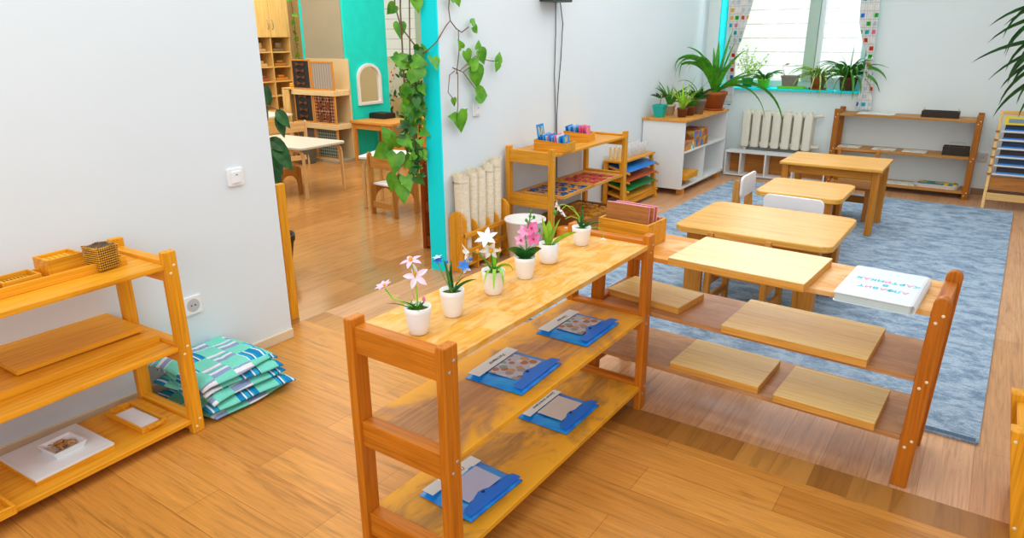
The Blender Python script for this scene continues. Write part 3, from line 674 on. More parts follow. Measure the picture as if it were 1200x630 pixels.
# ------------------------------------------------------------------ flower pots
def pot(label, x, y, kind, z=.7025, dia=.072, h=.076):
    t = thing('flower_pot', label, 'potted flower', (x, y, z), 0, 'white flower pots on the front shelf')
    r = dia/2; b = MB()
    if kind == 'cyl': pr = [(r*.8, 0), (r*.93, .004), (r*.97, h*.3), (r, h), (r*.93, h), (r*.9, h-.012), (0, h-.012)]
    else: pr = [(r*.66, 0), (r*.72, .003), (r*.84, h*.35), (r*.97, h*.8), (r, h), (r*.93, h+.0005), (r*.88, h-.012), (0, h-.012)]
    pr = [(0, 0)] + pr; b.lathe(pr, n=32); b.build('pot', M['ceramic'], t, smooth=True)
    b = MB(); b.lathe([(0, .004), (r*.5, .003), (r*.87, 0)], (0, 0, h-.0115), 20); b.build('soil', M['mosssoil'], t, smooth=True)
    return t, h
def petals(b, c, d, n, size, wid=.5, cup=.3, ph=0.):
    d = Vector(d).normalized(); x = d.cross(Vector((.3, .2, .9))).normalized(); y = d.cross(x)
    for k in range(n):
        a = 2*math.pi*k/n + ph; q = (x*math.cos(a) + y*math.sin(a) + d*cup).normalized()
        b.leaf(Vector(c), q, d, size, wid, heart=False, bend=.3)
    return b
def ball(b, c, r, sz=1.):
    return b.lathe([(0, -r*sz)] + [(r*math.cos(R(a)), r*sz*math.sin(R(a))) for a in (-60, -30, 0, 30, 60)] + [(0, r*sz)], c, 10)
toV = Vector((.45, -.70, .45))
def bloom(t, m, specs):
    for q in specs: petals(MBs(), *q).build('flower', m, t)
def hearts(t, m, specs, name='flower_heart'):
    for q in specs: ball(MB(), *q).build(name, m, t, smooth=True)
MBs = MB
AZR = math.atan2(.57, .82)                                         # azimuth pointing to the viewer's right
# 1 pale pink
t, h = pot('white pot with pale pink and orange flowers, closest to the viewer', -1.166, 1.25, 'taper'); B0 = Vector((0, 0, h-.01))
b = MB()
for k in range(14): b.blade(B0 + Vector((random.uniform(-.02, .02), random.uniform(-.02, .02), 0)), random.uniform(0, 6.28), random.uniform(.02, .035), .006, R(60), R(15), 4)
b.blade(B0 + rv(-.012, .0), AZR+math.pi, .075, .007, R(25), R(-5), 7); b.blade(B0, AZR+math.pi+.4, .06, .006, R(45), R(10), 6); b.blade(B0, AZR+2.6, .085, .006, R(72), R(65), 6)
b.build('foliage', L['mid'], t)
b = MB(); b.tube([B0, rv(.0, .11), rv(-.003, .16), rv(-.012, .20)], .0025); b.tube([B0, rv(-.04, .088), rv(-.065, .098), rv(-.082, .125)], .0022); b.build('stem', L['lime'], t)
bloom(t, M['petalp'], [(rv(-.084, .128), (-.2, -.3, .9), 7, .026, .75, .6), (rv(-.01, .2), (.0, -.3, .9), 5, .032, .6, .1)])
bloom(t, plain('white_pink_petal', '#f8e4ee', .5, .2, .1, 60), [(rv(.0, .158), toV, 5, .036, .6, .0, .4)])
hearts(t, M['petalo'], [(rv(-.084, .135), .004), (rv(-.012, .204), .0055, 1.4), (rv(-.003, .166), .005, 1.4)])
b = MB(); ball(b, rv(.017, .095), .0045, 1.8); b.build('bud', M['petalpk'], t)
# 2 blue
t, h = pot('white pot with blue flowers, second from the viewer', -1.168, 1.395, 'taper', h=.077, dia=.07); B0 = Vector((0, 0, h-.01))
b = MB(); b.blade(B0+rv(-.006, 0), AZR+math.pi, .1, .016, R(85), R(75), 8, .5); b.blade(B0+rv(-.002, 0, .004), AZR+1.2, .095, .014, R(88), R(80), 8, .5); b.blade(B0+rv(.002, 0), AZR+2.4, .075, .013, R(85), R(80), 8, .5)
b.blade(B0+rv(.004, 0), AZR-.2, .085, .014, R(50), R(5), 9, .4); b.blade(B0+rv(.002, 0), AZR+.5, .06, .012, R(60), R(25), 9, .4)
b.build('foliage', L['deep'], t)
b = MB(); b.tube([B0, rv(-.02, .11), rv(-.036, .155)], .0016); b.tube([B0, rv(.015, .1), rv(.034, .135)], .0016); b.tube([rv(.03, .128), rv(.045, .145), rv(.052, .158)], .0014); b.tube([B0, rv(-.013, .155)], .0014); b.build('stem', M['gstem'], t)
b = MB()
bloom(t, M['petalb'], [(c, (.2, -.5, .7), 6, s, .75, .35) for c, s in ((rv(.036, .146), .02), (rv(-.035, .162), .017))])
hearts(t, M['petalb'], [(rv(-.013, .158), .0055), (rv(.054, .165), .0055)], 'bud')
bloom(t, plain('pale_blue_petal', '#cfe1f2', .5, .2, .1, 60), [(rv(-.037, .168), (-.1, -.2, .9), 5, .016, .7, .5), (rv(.04, .138), (.5, -.5, .3), 4, .016, .7, .3)])
# 3 white lily
t, h = pot('white pot with white star shaped flowers and drooping lime leaves', -1.176, 1.602, 'taper', h=.075, dia=.073); B0 = Vector((0, 0, h-.01))
b = MB(); b.blade(B0+rv(.003, 0), AZR+1.5, .095, .014, R(88), R(82), 8, .4)
for az, ln, e0, e1 in ((-1.6, .12, 40, -110), (-1.25, .11, 45, -105), (-2.0, .10, 40, -100), (.1, .075, 60, -95), (-.4, .06, 60, -40), (2.6, .05, 60, 10), (3.0, .05, 50, -10), (-1.0, .07, 55, -60)):
    b.blade(B0+rv(.006, .004), AZR+az, ln, .012, R(e0), R(e1), 10, .3)
b.build('foliage', L['lime'], t)
b = MB(); b.tube([B0, rv(-.02, .1), rv(-.04, .125), rv(-.062, .132)], .0022); b.tube([B0, rv(-.004, .12), rv(-.014, .165)], .0022); b.tube([B0, rv(.018, .12), rv(.02, .13)], .002); b.build('stem', L['mid'], t)
bloom(t, M['petalw'], [(rv(-.018, .172), (.2, -.6, .75), 6, .038, .62, .45), (rv(-.008, .142), (.45, -.7, -.35), 6, .036, .62, .5, .5), (rv(-.07, .132), (-.5, -.6, -.1), 6, .036, .62, .8, .2)])
hearts(t, M['petalo'], [(rv(-.006, .138, -.012), .007), (rv(.021, .137), .004, 2.2), (rv(-.046, .135, -.004), .005, 1.5)])
# 4 pink orchid
t, h = pot('white pot with a pink orchid and round dark leaves', -1.174, 1.774, 'taper', h=.072, dia=.07); B0 = Vector((0, 0, h-.01))
b = MB()
for az, ln, wd, e0, e1 in ((math.pi, .062, .034, 42, -15), (math.pi-.9, .05, .032, 55, 20), (0.1, .06, .034, 40, -10), (-.6, .05, .028, 45, -5), (math.pi+.7, .05, .03, 45, 0), (.9, .045, .03, 55, 20)):
    b.blade(B0, AZR+az, ln*1.1, wd*1.2, R(e0+12), R(e1+12), 8, .2, shape='oval', roll=.95)
b.build('foliage', L['deep'], t)
b = MB(); b.tube([B0, rv(.005, .11), rv(.0, .14), rv(.014, .19), rv(.018, .215)], .002); b.tube([rv(.014, .19), rv(.026, .198)], .0012); b.tube([rv(.012, .18), rv(.004, .19)], .0012); b.build('stem', L['mid'], t)
bloom(t, plain('light_pink_petal', '#f7a8cb', .5, .2, .1, 80), [(c, toV, 5, .022, .95, .1, ph) for c, ph in ((rv(-.014, .128), 0), (rv(-.004, .156), .5))])
bloom(t, M['petalpk'], [(c, toV, 5, .026, .95, .1, ph) for c, ph in ((rv(.026, .132), .3), (rv(.02, .168), .6))])
hearts(t, plain('deep_pink', '#c2304a', .5), [(rv(-.014, .128, -.006), .004), (rv(.026, .132, -.006), .004), (rv(.02, .168, -.006), .004)])
hearts(t, L['mid'], [(c, .0048, 1.3) for c in (rv(.004, .192), rv(.019, .22), rv(.028, .202), rv(.016, .205))], 'bud')
# 5 lime straps
t, h = pot('straight white pot with upright wavy lime leaves, fifth from the viewer', -1.195, 1.954, 'cyl', h=.07, dia=.068); B0 = Vector((0, 0, h-.01))
b = MB()
for x, az, ln, wd, e0, e1 in ((-.006, 3.0, .1, .016, 80, 78), (.0, 1.6, .09, .02, 88, 86), (.006, .3, .1, .018, 72, 66), (.01, .0, .1, .02, 40, 12), (-.01, 2.7, .06, .01, 70, 60), (.002, -1.2, .05, .012, 70, 50)):
    b.blade(B0+rv(x, 0), AZR+az, ln, wd*1.4, R(e0), R(e1), 12, .3, shape='oval')
b.build('foliage', L['lime'], t)
b = MB(); b.tube([B0, rv(.012, .12), rv(.02, .17)], .0016); b.tube([B0, rv(-.02, .09), rv(-.034, .11)], .0014); b.build('stem', M['gstem'], t)
hearts(t, L['mid'], [(rv(.021, .177), .008, 1.1), (rv(-.036, .116), .0075, 1.1)], 'bud')
# 6 snowdrops
t, h = pot('white pot with drooping snowdrop flowers, farthest from the viewer', -1.205, 2.204, 'taper', h=.07, dia=.073); B0 = Vector((0, 0, h-.01))
b = MB()
for az, ln, e0, e1 in ((1.6, .095, 88, 84), (2.8, .07, 78, 60), (.8, .055, 75, 60), (3.4, .05, 65, 40), (.05, .085, 28, 0), (-.3, .05, 50, 20), (2.2, .05, 80, 70)): b.blade(B0, AZR+az, ln, .012, R(e0), R(e1), 8, .5)
b.build('foliage', L['deep'], t)
b = MB(); b.tube([B0, rv(-.012, .11), rv(-.035, .145), rv(-.06, .15), rv(-.075, .138)], .0014); b.tube([B0, rv(-.01, .105), rv(-.03, .13), rv(-.055, .15), rv(-.07, .155), rv(-.085, .152)], .0014)
b.tube([B0, rv(-.015, .1), rv(-.04, .11), rv(-.062, .1)], .0013); b.tube([B0+rv(.02, .0), rv(.055, .068), rv(.078, .055), rv(.083, .03)], .0013); b.build('stem', L['lime'], t)
bloom(t, M['petalw'], [(c, d, 5, .019, .75, .7) for c, d in ((rv(-.075, .135), (-.4, -.3, -.9)), (rv(-.09, .155), (-.6, -.4, .2)), (rv(-.066, .122), (-.5, -.3, -.8)), (rv(.083, .026), (.1, -.3, -1)), (rv(-.083, .145), (-.3, -.7, -.2)))])
# ------------------------------------------------------------------ on the left shelf
def tray(t, sx, sy, h, th, mat, name='tray_body', axis='x'):
    b = MB(); b.box(-sx/2, sx/2, -sy/2, sy/2, 0, .006)
    b.box(-sx/2, sx/2, -sy/2, -sy/2+th, .006, h); b.box(-sx/2, sx/2, sy/2-th, sy/2, .006, h)
    b.box(-sx/2, -sx/2+th, -sy/2+th, sy/2-th, .006, h); b.box(sx/2-th, sx/2, -sy/2+th, sy/2-th, .006, h)
    return b.build(name, mat, t, bev=.0015)
rC = R(2.775)
t = thing('bead_tray', 'long shallow wooden tray on top of the left shelf, holding bead boxes', 'tray', (-2.505, .865, .6863), rC)
tray(t, .125, .56, .032, .009, W('gold', 'y'))
MB().box(.0626, .0630, .232, .258, .014, .020).build('brand_mark', M['ink'], t)
t = thing('bead_box', 'deep wooden box of golden bead bars, middle one of the bead boxes', 'box', (-2.555, .972, .694), rC)
tray(t, .095, .118, .058, .009, W('gold', 'y'), 'box_body'); MB().box(-.038, .038, -.049, .049, .0065, .047).build('bead_bars', M['bars'], t)
t = thing('bead_box', 'low wooden box of golden bead bars standing left of the deep box', 'box', (-2.52, .825, .694), rC)
tray(t, .09, .115, .030, .008, W('gold', 'y'), 'box_body')
for k in range(9): 
    b = MB()
    for j in range(9): ball(b, (-.032+j*.008, -.042+k*.0105, .0115), .0042)
    b.build('bead_bar', M['beads'], t, smooth=True)
t = thing('bead_box', 'low wooden box at the left picture edge on the long tray', 'box', (-2.515, .70, .694), rC)
tray(t, .09, .115, .030, .008, W('gold', 'y'), 'box_body'); MB().box(-.036, .036, -.048, .048, .0065, .017).build('bead_bars', M['bars'], t)
t = thing('bead_cube', 'golden cube of wired beads with a dark top on the left shelf', 'bead cube', (-2.475, 1.075, .6928), rC+R(8))
b = MB(); n = 10; S = .079
for i in range(n):
    for j in range(n):
        for k in range(n):
            if 0 < i < n-1 and 0 < j < n-1 and k < n-1: continue
            fl = 1 + .0016*k*k*.45
            b.m = 1 if (k == n-1 and 0 < i < n-1 and 0 < j < n-1) else 0
            x, y = ((i+.5)/n-.5)*S*fl, ((j+.5)/n-.5)*S*fl
            z = (k+.5)/n*.084 + (-.004*abs(math.sin(i*.7+j*.5)) if k == n-1 else 0)
            b.lathe([(0, -.0042), (.0035, -.0021), (.0035, .0021), (0, .0042)], (x, y, z), 6)
b.build('bead_layers', [M['beads'], M['beadtop']], t, smooth=True)
b = MB().box(-.033, .033, -.033, .033, .003, .076); b.build('bead_core', M['beadtop'], t)
G = 'wooden boards on the left shelf'
slab('work_board', 'wide golden board lying on the middle tier of the left shelf, under another', 'board', (-2.548, .872), .235, .66, .026, .3683, R(1.5), 'gold', 'gold', G, axis='y')
slab('work_board', 'smaller golden board stacked on top of the wide board, left shelf', 'board', (-2.635, .965), .27, .43, .017, .3946+.008, R(1.5), 'gold', 'gold', G, axis='y')
t = thing('wooden_strip', 'thin wooden strip between the two stacked boards on the left shelf', 'strip', (-2.63, .965, .3944), R(1.5)); MB().box(-.12, .12, -.2, .2, 0, .008).build('strip_body', W('brown', 'y'), t)
t = thing('pegboard', 'white perforated board on wooden base on the bottom tier, left shelf', 'board', (-2.505, .815, .0623), R(3))
MB().box(-.128, .128, -.13, .13, 0, .013).build('board_base', W('gold', 'y'), t, bev=.001); MB().box(-.128, .128, -.13, .13, .0131, .022).build('board_face', plain('peg_white', '#e6e9e7', .5), t, bev=.001); MB().box(-.113, .113, -.113, .113, .0221, .0224).build('hole_grid', M['peg'], t)
t = thing('sorting_dish', 'small white square dish of shell pieces on the perforated board', 'dish', (-2.49, .83, .0846), R(5))
b = MB(); o1, o2 = .045, .056
for (a0, h0, a1, h1) in ((o1, 0, o2, .026), (o2, .026, o2-.005, .026), (o2-.005, .026, o1-.004, .004)):
    q = [(-1, -1), (1, -1), (1, 1), (-1, 1)]
    b.add([(x*a0, y*a0, h0) for x, y in q] + [(x*a1, y*a1, h1) for x, y in q], [(i, (i+1) % 4, 4+(i+1) % 4, 4+i) for i in range(4)])
b.add([(x*.041, y*.041, .004) for x, y in q], [(0, 1, 2, 3)]); b.add([(x*o1, y*o1, 0) for x, y in q], [(3, 2, 1, 0)]); b.build('dish_body', M['plast'], t)
rnd = random.Random(3)
for k in range(30):
    b = MB(); s = rnd.uniform(.008, .015)
    m = Matrix.Translation((-2.49+rnd.uniform(-.028, .028), .83+rnd.uniform(-.028, .028), .0846+.011+rnd.uniform(0, .012))) @ Euler((rnd.uniform(-.5, .5), rnd.uniform(-.5, .5), rnd.uniform(0, 6))).to_matrix().to_4x4()
    b.lathe([(0, -.002), (s*.8, -.001), (s, .001), (s*.6, .003), (0, .004)], n=7, sy=.7)
    o = b.build('shell_piece', M['shell'], smooth=True); o.matrix_world = m; tag(o, 'tan shell piece in the small white dish on the left shelf', 'shell', 'shell pieces in the white dish')
t = thing('paper_tray', 'narrow wooden tray with handles holding white paper, left shelf bottom', 'tray', (-2.512, 1.098, .0623), R(3))
tray(t, .24, .098, .020, .008, W('gold', 'x'))
for s in (-1, 1): MB().prism(rrect(-.03, .03, -.006, .006, .005), 'z', .012, .022).build('handle', W('gold', 'y'), t, loc=(s*.126, 0, 0), rotz=R(90), bev=.002)
o = MB().box(-.085, .085, -.037, .037, 0, .004).build('paper_sheet', M['paper'], loc=(-2.512, 1.098, .0688), rotz=R(3)); tag(o, 'white paper sheet lying in the narrow wooden tray', 'paper')
t = thing('wooden_box', 'wooden box corner at the lower left edge on the left shelf', 'box', (-2.335, .545, .0623), R(2)); tray(t, .13, .1, .03, .01, W('gold', 'y'), 'box_body')

# ------------------------------------------------------------------ folded patchwork mats by the wall
def mat_pad(label, cx, cy, z, sx, sy, th, rz, seed, tilt=0., droop=.02):
    b = MB(); nx, ny = 26, 26; vs = []
    rnd = random.Random(seed); pa = [rnd.uniform(0, 6) for _ in range(4)]
    for k in (0, 1):
        for j in range(ny+1):
            for i in range(nx+1):
                u, v = i/nx, j/ny; e = min(u, 1-u, v, 1-v)
                puff = (abs(math.sin(u*math.pi*4))*abs(math.sin(v*math.pi*4)))**.5
                tt = th*(.25 + .75*min(1, e*9))*(.7 + .3*puff)
                base = .006*math.sin(u*5+pa[0])*math.sin(v*4+pa[1])*min(1, z*12) - droop*max(0, abs(u-.5)*2-.8)*2*min(1, z*9) - droop*max(0, abs(v-.5)*2-.8)*2*min(1, z*9)
                x = (u-.5)*sx + .008*math.sin(v*7+pa[2]); y = (v-.5)*sy + .008*math.sin(u*6+pa[3])
                vs.append((x, y, base + th*.5 + (tt*.5 if k else -tt*.5) + tilt*x))
    N = (nx+1)*(ny+1); fs = []
    for j in range(ny):
        for i in range(nx):
            a = j*(nx+1)+i; fs += [(a+N, a+1+N, a+nx+2+N, a+nx+1+N), (a, a+nx+1, a+nx+2, a+1)]
    ring = [i for i in range(nx+1)] + [j*(nx+1)+nx for j in range(1, ny+1)] + [ny*(nx+1)+i for i in range(nx-1, -1, -1)] + [j*(nx+1) for j in range(ny-1, 0, -1)]
    for a, bb in zip(ring, ring[1:]+ring[:1]): fs.append((a, bb, bb+N, a+N))
    b.add(vs, fs); o = b.build('patchwork_mat', patchmat('patchwork_%d' % seed, sx/4.5, sy/4.2, seed), smooth=True, loc=(cx, cy, z), rotz=rz)
    tag(o, label, 'mat', 'patchwork mats stacked by the wall')
mat_pad('mint and blue patchwork mat at the bottom of the stack', -2.535, 1.49, .003, .40, .40, .03, R(4), 1)
mat_pad('patchwork mat second from the bottom, one corner sticking out', -2.53, 1.505, .036, .42, .38, .032, R(-6), 2, .0)
mat_pad('mint and blue patchwork mat in the middle of the stack', -2.545, 1.48, .072, .40, .36, .032, R(3), 3, -.0)
mat_pad('patchwork mat second from the top of the stack by the wall', -2.555, 1.485, .108, .39, .36, .030, R(-3), 4, -.0)
mat_pad('mint and blue striped patchwork mat on top of the stack', -2.562, 1.475, .142, .39, .36, .032, R(2), 5, -.0, .03)

# ------------------------------------------------------------------ rolled mats in their stand, bin
t = thing('mat_stand', 'orange wooden stand with round topped ends holding the rolled mats', 'stand', (-2.692, 3.525, 0))
def arch(w_, h_): return [(-w_/2, 0), (w_/2, 0)] + [(w_/2*math.cos(R(a)), h_-w_/2+w_/2*math.sin(R(a))) for a in range(0, 181, 15)]
for y in (-.24, .235): MB().prism([(y_, z_) for y_, z_ in arch(.13, .40)], 'y', y, y+.022).build('end_panel', W('goldp', 'z'), t, bev=.003)
for y in (-.10, .03, .13): MB().prism(arch(.11, .33), 'y', y, y+.014).build('divider', W('goldp', 'z'), t, bev=.002)
for z in (.235, .125): MB().box(.052, .07, -.24, .257, z, z+.03).build('rail', W('goldp', 'y'), t, bev=.003)
MB().box(-.065, .05, -.218, .235, .04, .055).build('base_board', W('goldp', 'y'), t, bev=.002)
labs = ['rolled cream mat with fringed edge, leftmost in the stand by the teal wall end', 'slim rolled cream mat, second from left in the stand', 'rolled cream mat in the middle of the stand',
        'rolled cream mat, second from right in the stand', 'rolled cream mat, rightmost in the stand next to the tall shelf']
for i, (y, r, h, ln) in enumerate([(-.170, .058, .575, -.02), (-.07, .041, .585, .0), (.012, .046, .58, .0), (.098, .044, .60, .01), (.180, .046, .62, .012)]):
    b = MB(); pts = []; n = 56; turns = 3.2
    for k in range(n+1):
        a = turns*2*math.pi*k/n; q = r*(.25 + .75*k/n); pts.append((q*math.cos(a+2.2), q*math.sin(a+2.2)))
    vs = []; hh = [0, .12, .25, .38, .5, h-.03, h]
    for z in hh:
        for k, (x, yv) in enumerate(pts): vs.append((x*(1+.04*math.sin(z*13+i)), yv*(1+.04*math.sin(z*11+2*i)) + ln*z, z + (.008*math.sin(k*.9+i) if z == h else 0)))
    fs = [(z*(n+1)+k, z*(n+1)+k+1, (z+1)*(n+1)+k+1, (z+1)*(n+1)+k) for z in range(len(hh)-1) for k in range(n)]
    b.add(vs, fs); b.lathe([(0, h-.05), (r*.9, h-.05)], (0, ln*h, 0), 20)
    o = b.build('rolled_mat', M['canvas'], smooth=True, loc=(-2.697, 3.525+y, .0555)); tag(o, labs[i], 'mat', 'rolled mats in the wooden stand')
    if i in (0, 1, 4):
        b = MB()
        if i == 0:
            for k in range(60): z = .2 + k*.0066; b.tube([(r*.8, -r*.75+ln*z, z), (r*.9, -r*1.22-random.uniform(0, .006)+ln*z, z-.003)], .0011, 4)
        for k in range(26):
            a = 6.28*k/26; b.tube([(r*.97*math.cos(a), r*.97*math.sin(a)+ln*h, h-.005), (r*1.02*math.cos(a), r*1.02*math.sin(a)+ln*h, h+random.uniform(.008, .018))], .0012, 4)
        b.build('fringe', M['canvas'], o)
t = thing('waste_bin', 'round white plastic bin between the rolled mats and the tall shelf', 'bin', (-2.463, 3.722, 0))
b = MB(); b.lathe([(0, 0), (.098, 0), (.102, .004), (.13, .285), (.139, .287), (.14, .298), (.134, .3), (.126, .292), (.098, .01), (0, .008)], n=40); b.build('bin_body', M['bin'], t, smooth=True)

# ------------------------------------------------------------------ on the tall wall shelf
def letter_box(label, c, rz, sx, sy, h0, h1):
    t = thing('card_box', label, 'box', (c[0], c[1], .7005), rz)
    b = MB(); b.box(-sx/2, sx/2, -sy/2, sy/2, 0, .007)
    b.box(sx/2-.008, sx/2, -sy/2, sy/2, .007, h0); b.box(-sx/2, -sx/2+.008, -sy/2, sy/2, .007, h1)
    for y in (-sy/2, sy/2-.008): b.prism([(-sx/2+.008, .007), (sx/2-.008, .007), (sx/2-.008, h0), (-sx/2+.008, h1)], 'y', y, y+.008)
    b.build('box_body', W('goldp', 'x'), t, bev=.0015)
def card(name, label, c, rz, sy, h, m, glyph=None, gm=None, grp=None, lean=8, base=.7085):
    o = thing(name, label, 'card', (0, 0, 0), 0, grp)
    o.matrix_world = Matrix.Translation((c[0], c[1], base)) @ Matrix.Rotation(rz, 4, 'Z') @ Matrix.Rotation(R(-lean), 4, 'Y')
    MB().box(-.0016, .0016, -sy/2, sy/2, 0, h).build('card_sheet', m, o)
    if glyph: text('letter', glyph, h*.75, gm or M['yellow'], o, (.0019, 0, h*.72), (0, 1, 0), (0, 0, 1))
    return o
letter_box('wooden box of blue letter cards on the tall shelf, nearer the viewer', (-2.475, 4.11, 0), R(8), .24, .17, .058, .075)
letter_box('wooden box of pink and blue cards on the tall shelf, farther one', (-2.555, 4.60, 0), R(12), .2, .16, .058, .075)
G = 'letter cards in the nearer wooden box'
def inbox(c, rz, dx, dy): 
    v = Matrix.Rotation(rz, 3, 'Z') @ Vector((dx, dy, 0)); return (c[0]+v.x, c[1]+v.y)
cA, rA = (-2.475, 4.11), R(8)
card('letter_card', 'tall blue card with yellow letter at the back of the nearer card box', inbox(cA, rA, -.085, -.015), rA, .115, .165, M['blue'], 'м', None, G)
cols = [M['blue'], M['blue2'], M['blue'], M['paper'], M['pink'], M['blue'], M['blue2'], M['blue'], M['pink'], M['paper'], M['blue'], M['blue']]
desc = ['blue', 'light blue', 'blue', 'white', 'pink', 'blue', 'light blue', 'blue', 'pink', 'white', 'blue', 'blue']
wd = ['first', 'second', 'third', 'fourth', 'fifth', 'sixth', 'seventh', 'eighth', 'ninth', 'tenth', 'eleventh', 'twelfth']
for k in range(11): card('letter_card', '%s letter card in the nearer box, %s from the back' % (desc[k], wd[k]), inbox(cA, rA, -.068+k*.0135, .012*math.sin(k*2.1)), rA, .13, .098+.006*math.sin(k*1.7), cols[k], None, None, G)
card('letter_card', 'blue card with yellow letter at the front of the nearer card box', inbox(cA, rA, .086, .012), rA, .115, .095, M['blue'], 'м', None, G)
cB, rB2 = (-2.555, 4.60), R(12); G = 'letter cards in the farther wooden box'
cols = [M['blue'], M['blue'], M['blue2'], M['blue'], M['blue2'], M['blue2'], M['blue'], M['pink'], M['pink'], M['pink'], M['pink']]
desc = ['blue', 'blue', 'light blue', 'blue', 'light blue', 'light blue', 'blue', 'pink', 'pink', 'pink', 'pink']
for k in range(11): card('letter_card', '%s letter card in the farther box, %s from the back' % (desc[k], wd[k]), inbox(cB, rB2, -.078+k*.0135, .008*math.sin(k*2.1)-.005+.002*k), rB2, .12, .10+.004*math.sin(k*1.7), cols[k], None, None, G)
card('letter_card', 'pink card with yellow ring letter at the front of the farther box', inbox(cB, rB2, .074, .005), rB2, .11, .10, M['pink'], 'о', plain('yellow_orange', '#f2b53f'), G)
def letter_tray(label, c, sx, sy, m, letters, lab2, grp):
    t = thing('letter_tray', label, 'tray', (c[0], c[1], .4005), R(2)); tray(t, sx, sy, .022, .012, W('edge', 'y'))
    b = MB()
    for k in range(1, 3): b.box(-sx/2+.012, sx/2-.012, -sy/2+sy*k/3-.003, -sy/2+sy*k/3+.003, .0065, .02)
    b.build('partition', W('goldp', 'x'), t)
    i = 0
    for a in range(3):
        for q in range(4):
            for e in range(2):
                o = text('wooden_letter', letters[i % len(letters)], .085, m, None, (0, 0, 0), (0, 1, 0), (-1, 0, 0), .004)
                o.location = (c[0] - sx*.37 + q*sx*.245, c[1] - sy*.32 + a*sy*.32 + (e-.5)*.045, .4125 + e*.0085 + (0 if e == 0 else 0)); o.rotation_euler = (0, 0, .5*math.sin(i*2.3))
                tag(o, lab2, 'letter', grp); i += 1
letter_tray('wooden tray of blue cut out letters on the tall shelf', (-2.475, 4.16), .33, .42, M['bluew'], 'эбвгдё', 'blue cut out letter lying in the nearer letter tray', 'blue letters in the tray')
letter_tray('wooden tray of red cut out letters on the tall shelf', (-2.475, 4.61), .30, .40, M['redw'], 'кмнпст', 'red cut out letter lying in the farther letter tray', 'red letters in the tray')
# cardboard box of wooden blocks
t = thing('block_box', 'brown cardboard box of wooden blocks on the floor beneath the tall shelf', 'box', (-2.56, 4.68, 0), R(0))
b = MB(); sx, sy, h = .38, .56, .15
b.box(-sx/2, sx/2, -sy/2, sy/2, 0, .006)
for x in (-sx/2, sx/2-.006): b.box(x, x+.006, -sy/2, sy/2, .006, h)
for y in (-sy/2, sy/2-.006): b.box(-sx/2+.006, sx/2-.006, y, y+.006, .006, h)
b.build('box_body', M['cardboard'], t)
rnd = random.Random(11); wm = [W('gold', 'x'), W('desk', 'x'), W('goldp', 'x'), M['orange']]
for i in range(5):
    for j in range(7):
        s = rnd.uniform(.045, .058)
        o = MB().box(-s/2, s/2, -s/2, s/2, 0, s).build('wooden_block', wm[rnd.randrange(3)], bev=.004)
        o.location = (-2.56 - .14 + i*.07, 4.68 - .235 + j*.075, .09 + rnd.uniform(0, .01)); o.rotation_euler = (0, 0, rnd.uniform(-.25, .25))
        tag(o, 'wooden cube block in the cardboard box below the tall shelf', 'block', 'wooden blocks in the cardboard box')
        if i == 0 and j == 0:
            pass
o = MB().box(-.16, .16, -.24, .24, 0, .08).build('packing_layer', M['cardb2'], t, loc=(0, 0, .007))
t = thing('orange_drum', 'small round orange wooden toy on the floor near the tall shelf post', 'toy', (-2.29, 3.95, 0))
b = MB(); b.lathe([(0, 0), (.05, 0), (.055, .01), (.055, .2), (.05, .21), (.03, .213), (0, .213)], n=20); b.build('toy_body', M['orange'], t, smooth=True)
b = MB(); b.lathe([(.012, 0), (.012, .003), (0, .004)], (0.02, -.02, .213), 10); b.build('toy_dot', M['plast'], t)

# ------------------------------------------------------------------ small rack with coloured rails
t = thing('bead_rack', 'small wooden rack with blue, red and green slanted rails and clear tubes', 'rack', (-2.735, 5.385, 0))
sx, sy = .165, .65
for y in (0, sy-.03):
    for x0, x1 in ((-.01, .01), (sx-.03, sx+.05)):
        MB().prism([(x1-.02, 0), (x1+.02, 0), (x0+.035, .405), (x0, .405)], 'y', y, y+.03).build('leg', W('goldp', 'z'), t, bev=.003)
MB().box(-.005, sx+.02, -.01, sy+.01, .405, .423).build('top_board', W('goldp', 'y'), t, bev=.003)
for z, nm, m in ((.335, 'blue', 'bluebd'), (.255, 'orange', 'orbd'), (.175, 'green', 'grbd'), (.10, 'wood', None)):
    o = MB().prism([(.02, z+.04), (.022, z+.047), (.222, z-.003), (.22, z-.01)], 'y', .035, sy-.02).build('rail_board', M[m] if m else W('goldp', 'y'), t, bev=.002)
    o['label'] = '%s slanted board' % nm
    for y in (.02, sy-.012): b = MB(); b.tube([(.03, y, z+.03), (.235, y, z-.02)], .011, 8); b.build('side_rod', W('goldp', 'x'), t, smooth=True)
MB().box(sx+.035, sx+.05, -.005, sy+.005, .035, .085).build('bottom_rail', W('goldp', 'y'), t, bev=.002)
MB().box(.0, .012, .03, sy-.03, .07, .40).build('back_panel', plain('rack_back', '#3a2f22', .7), t)
for k in range(3):
    o = MB().prism([(-.012, 0), (.012, 0), (.012, .095), (.006, .11), (-.006, .11), (-.012, .095)], 'y', 0, .012).build('wooden_peg', W('board', 'z'), loc=(-2.70+.035*k, 5.42+.012*k, .4232)); tag(o, 'pale flat wooden peg standing at the near end of the small rack', 'peg', 'pale pegs on the small rack')
for i in range(2):
    for k in range(13):
        o = MB().lathe([(0, 0), (.008, .0), (.0095, .11), (.0075, .11), (.0065, .004), (0, .004)], n=10).build('clear_tube', M['tube'], loc=(-2.675+.075*i, 5.50+.037*k, .4232), smooth=True)
        tag(o, 'clear upright tube in the double row on the small rack', 'tube', 'clear tubes on the small rack')

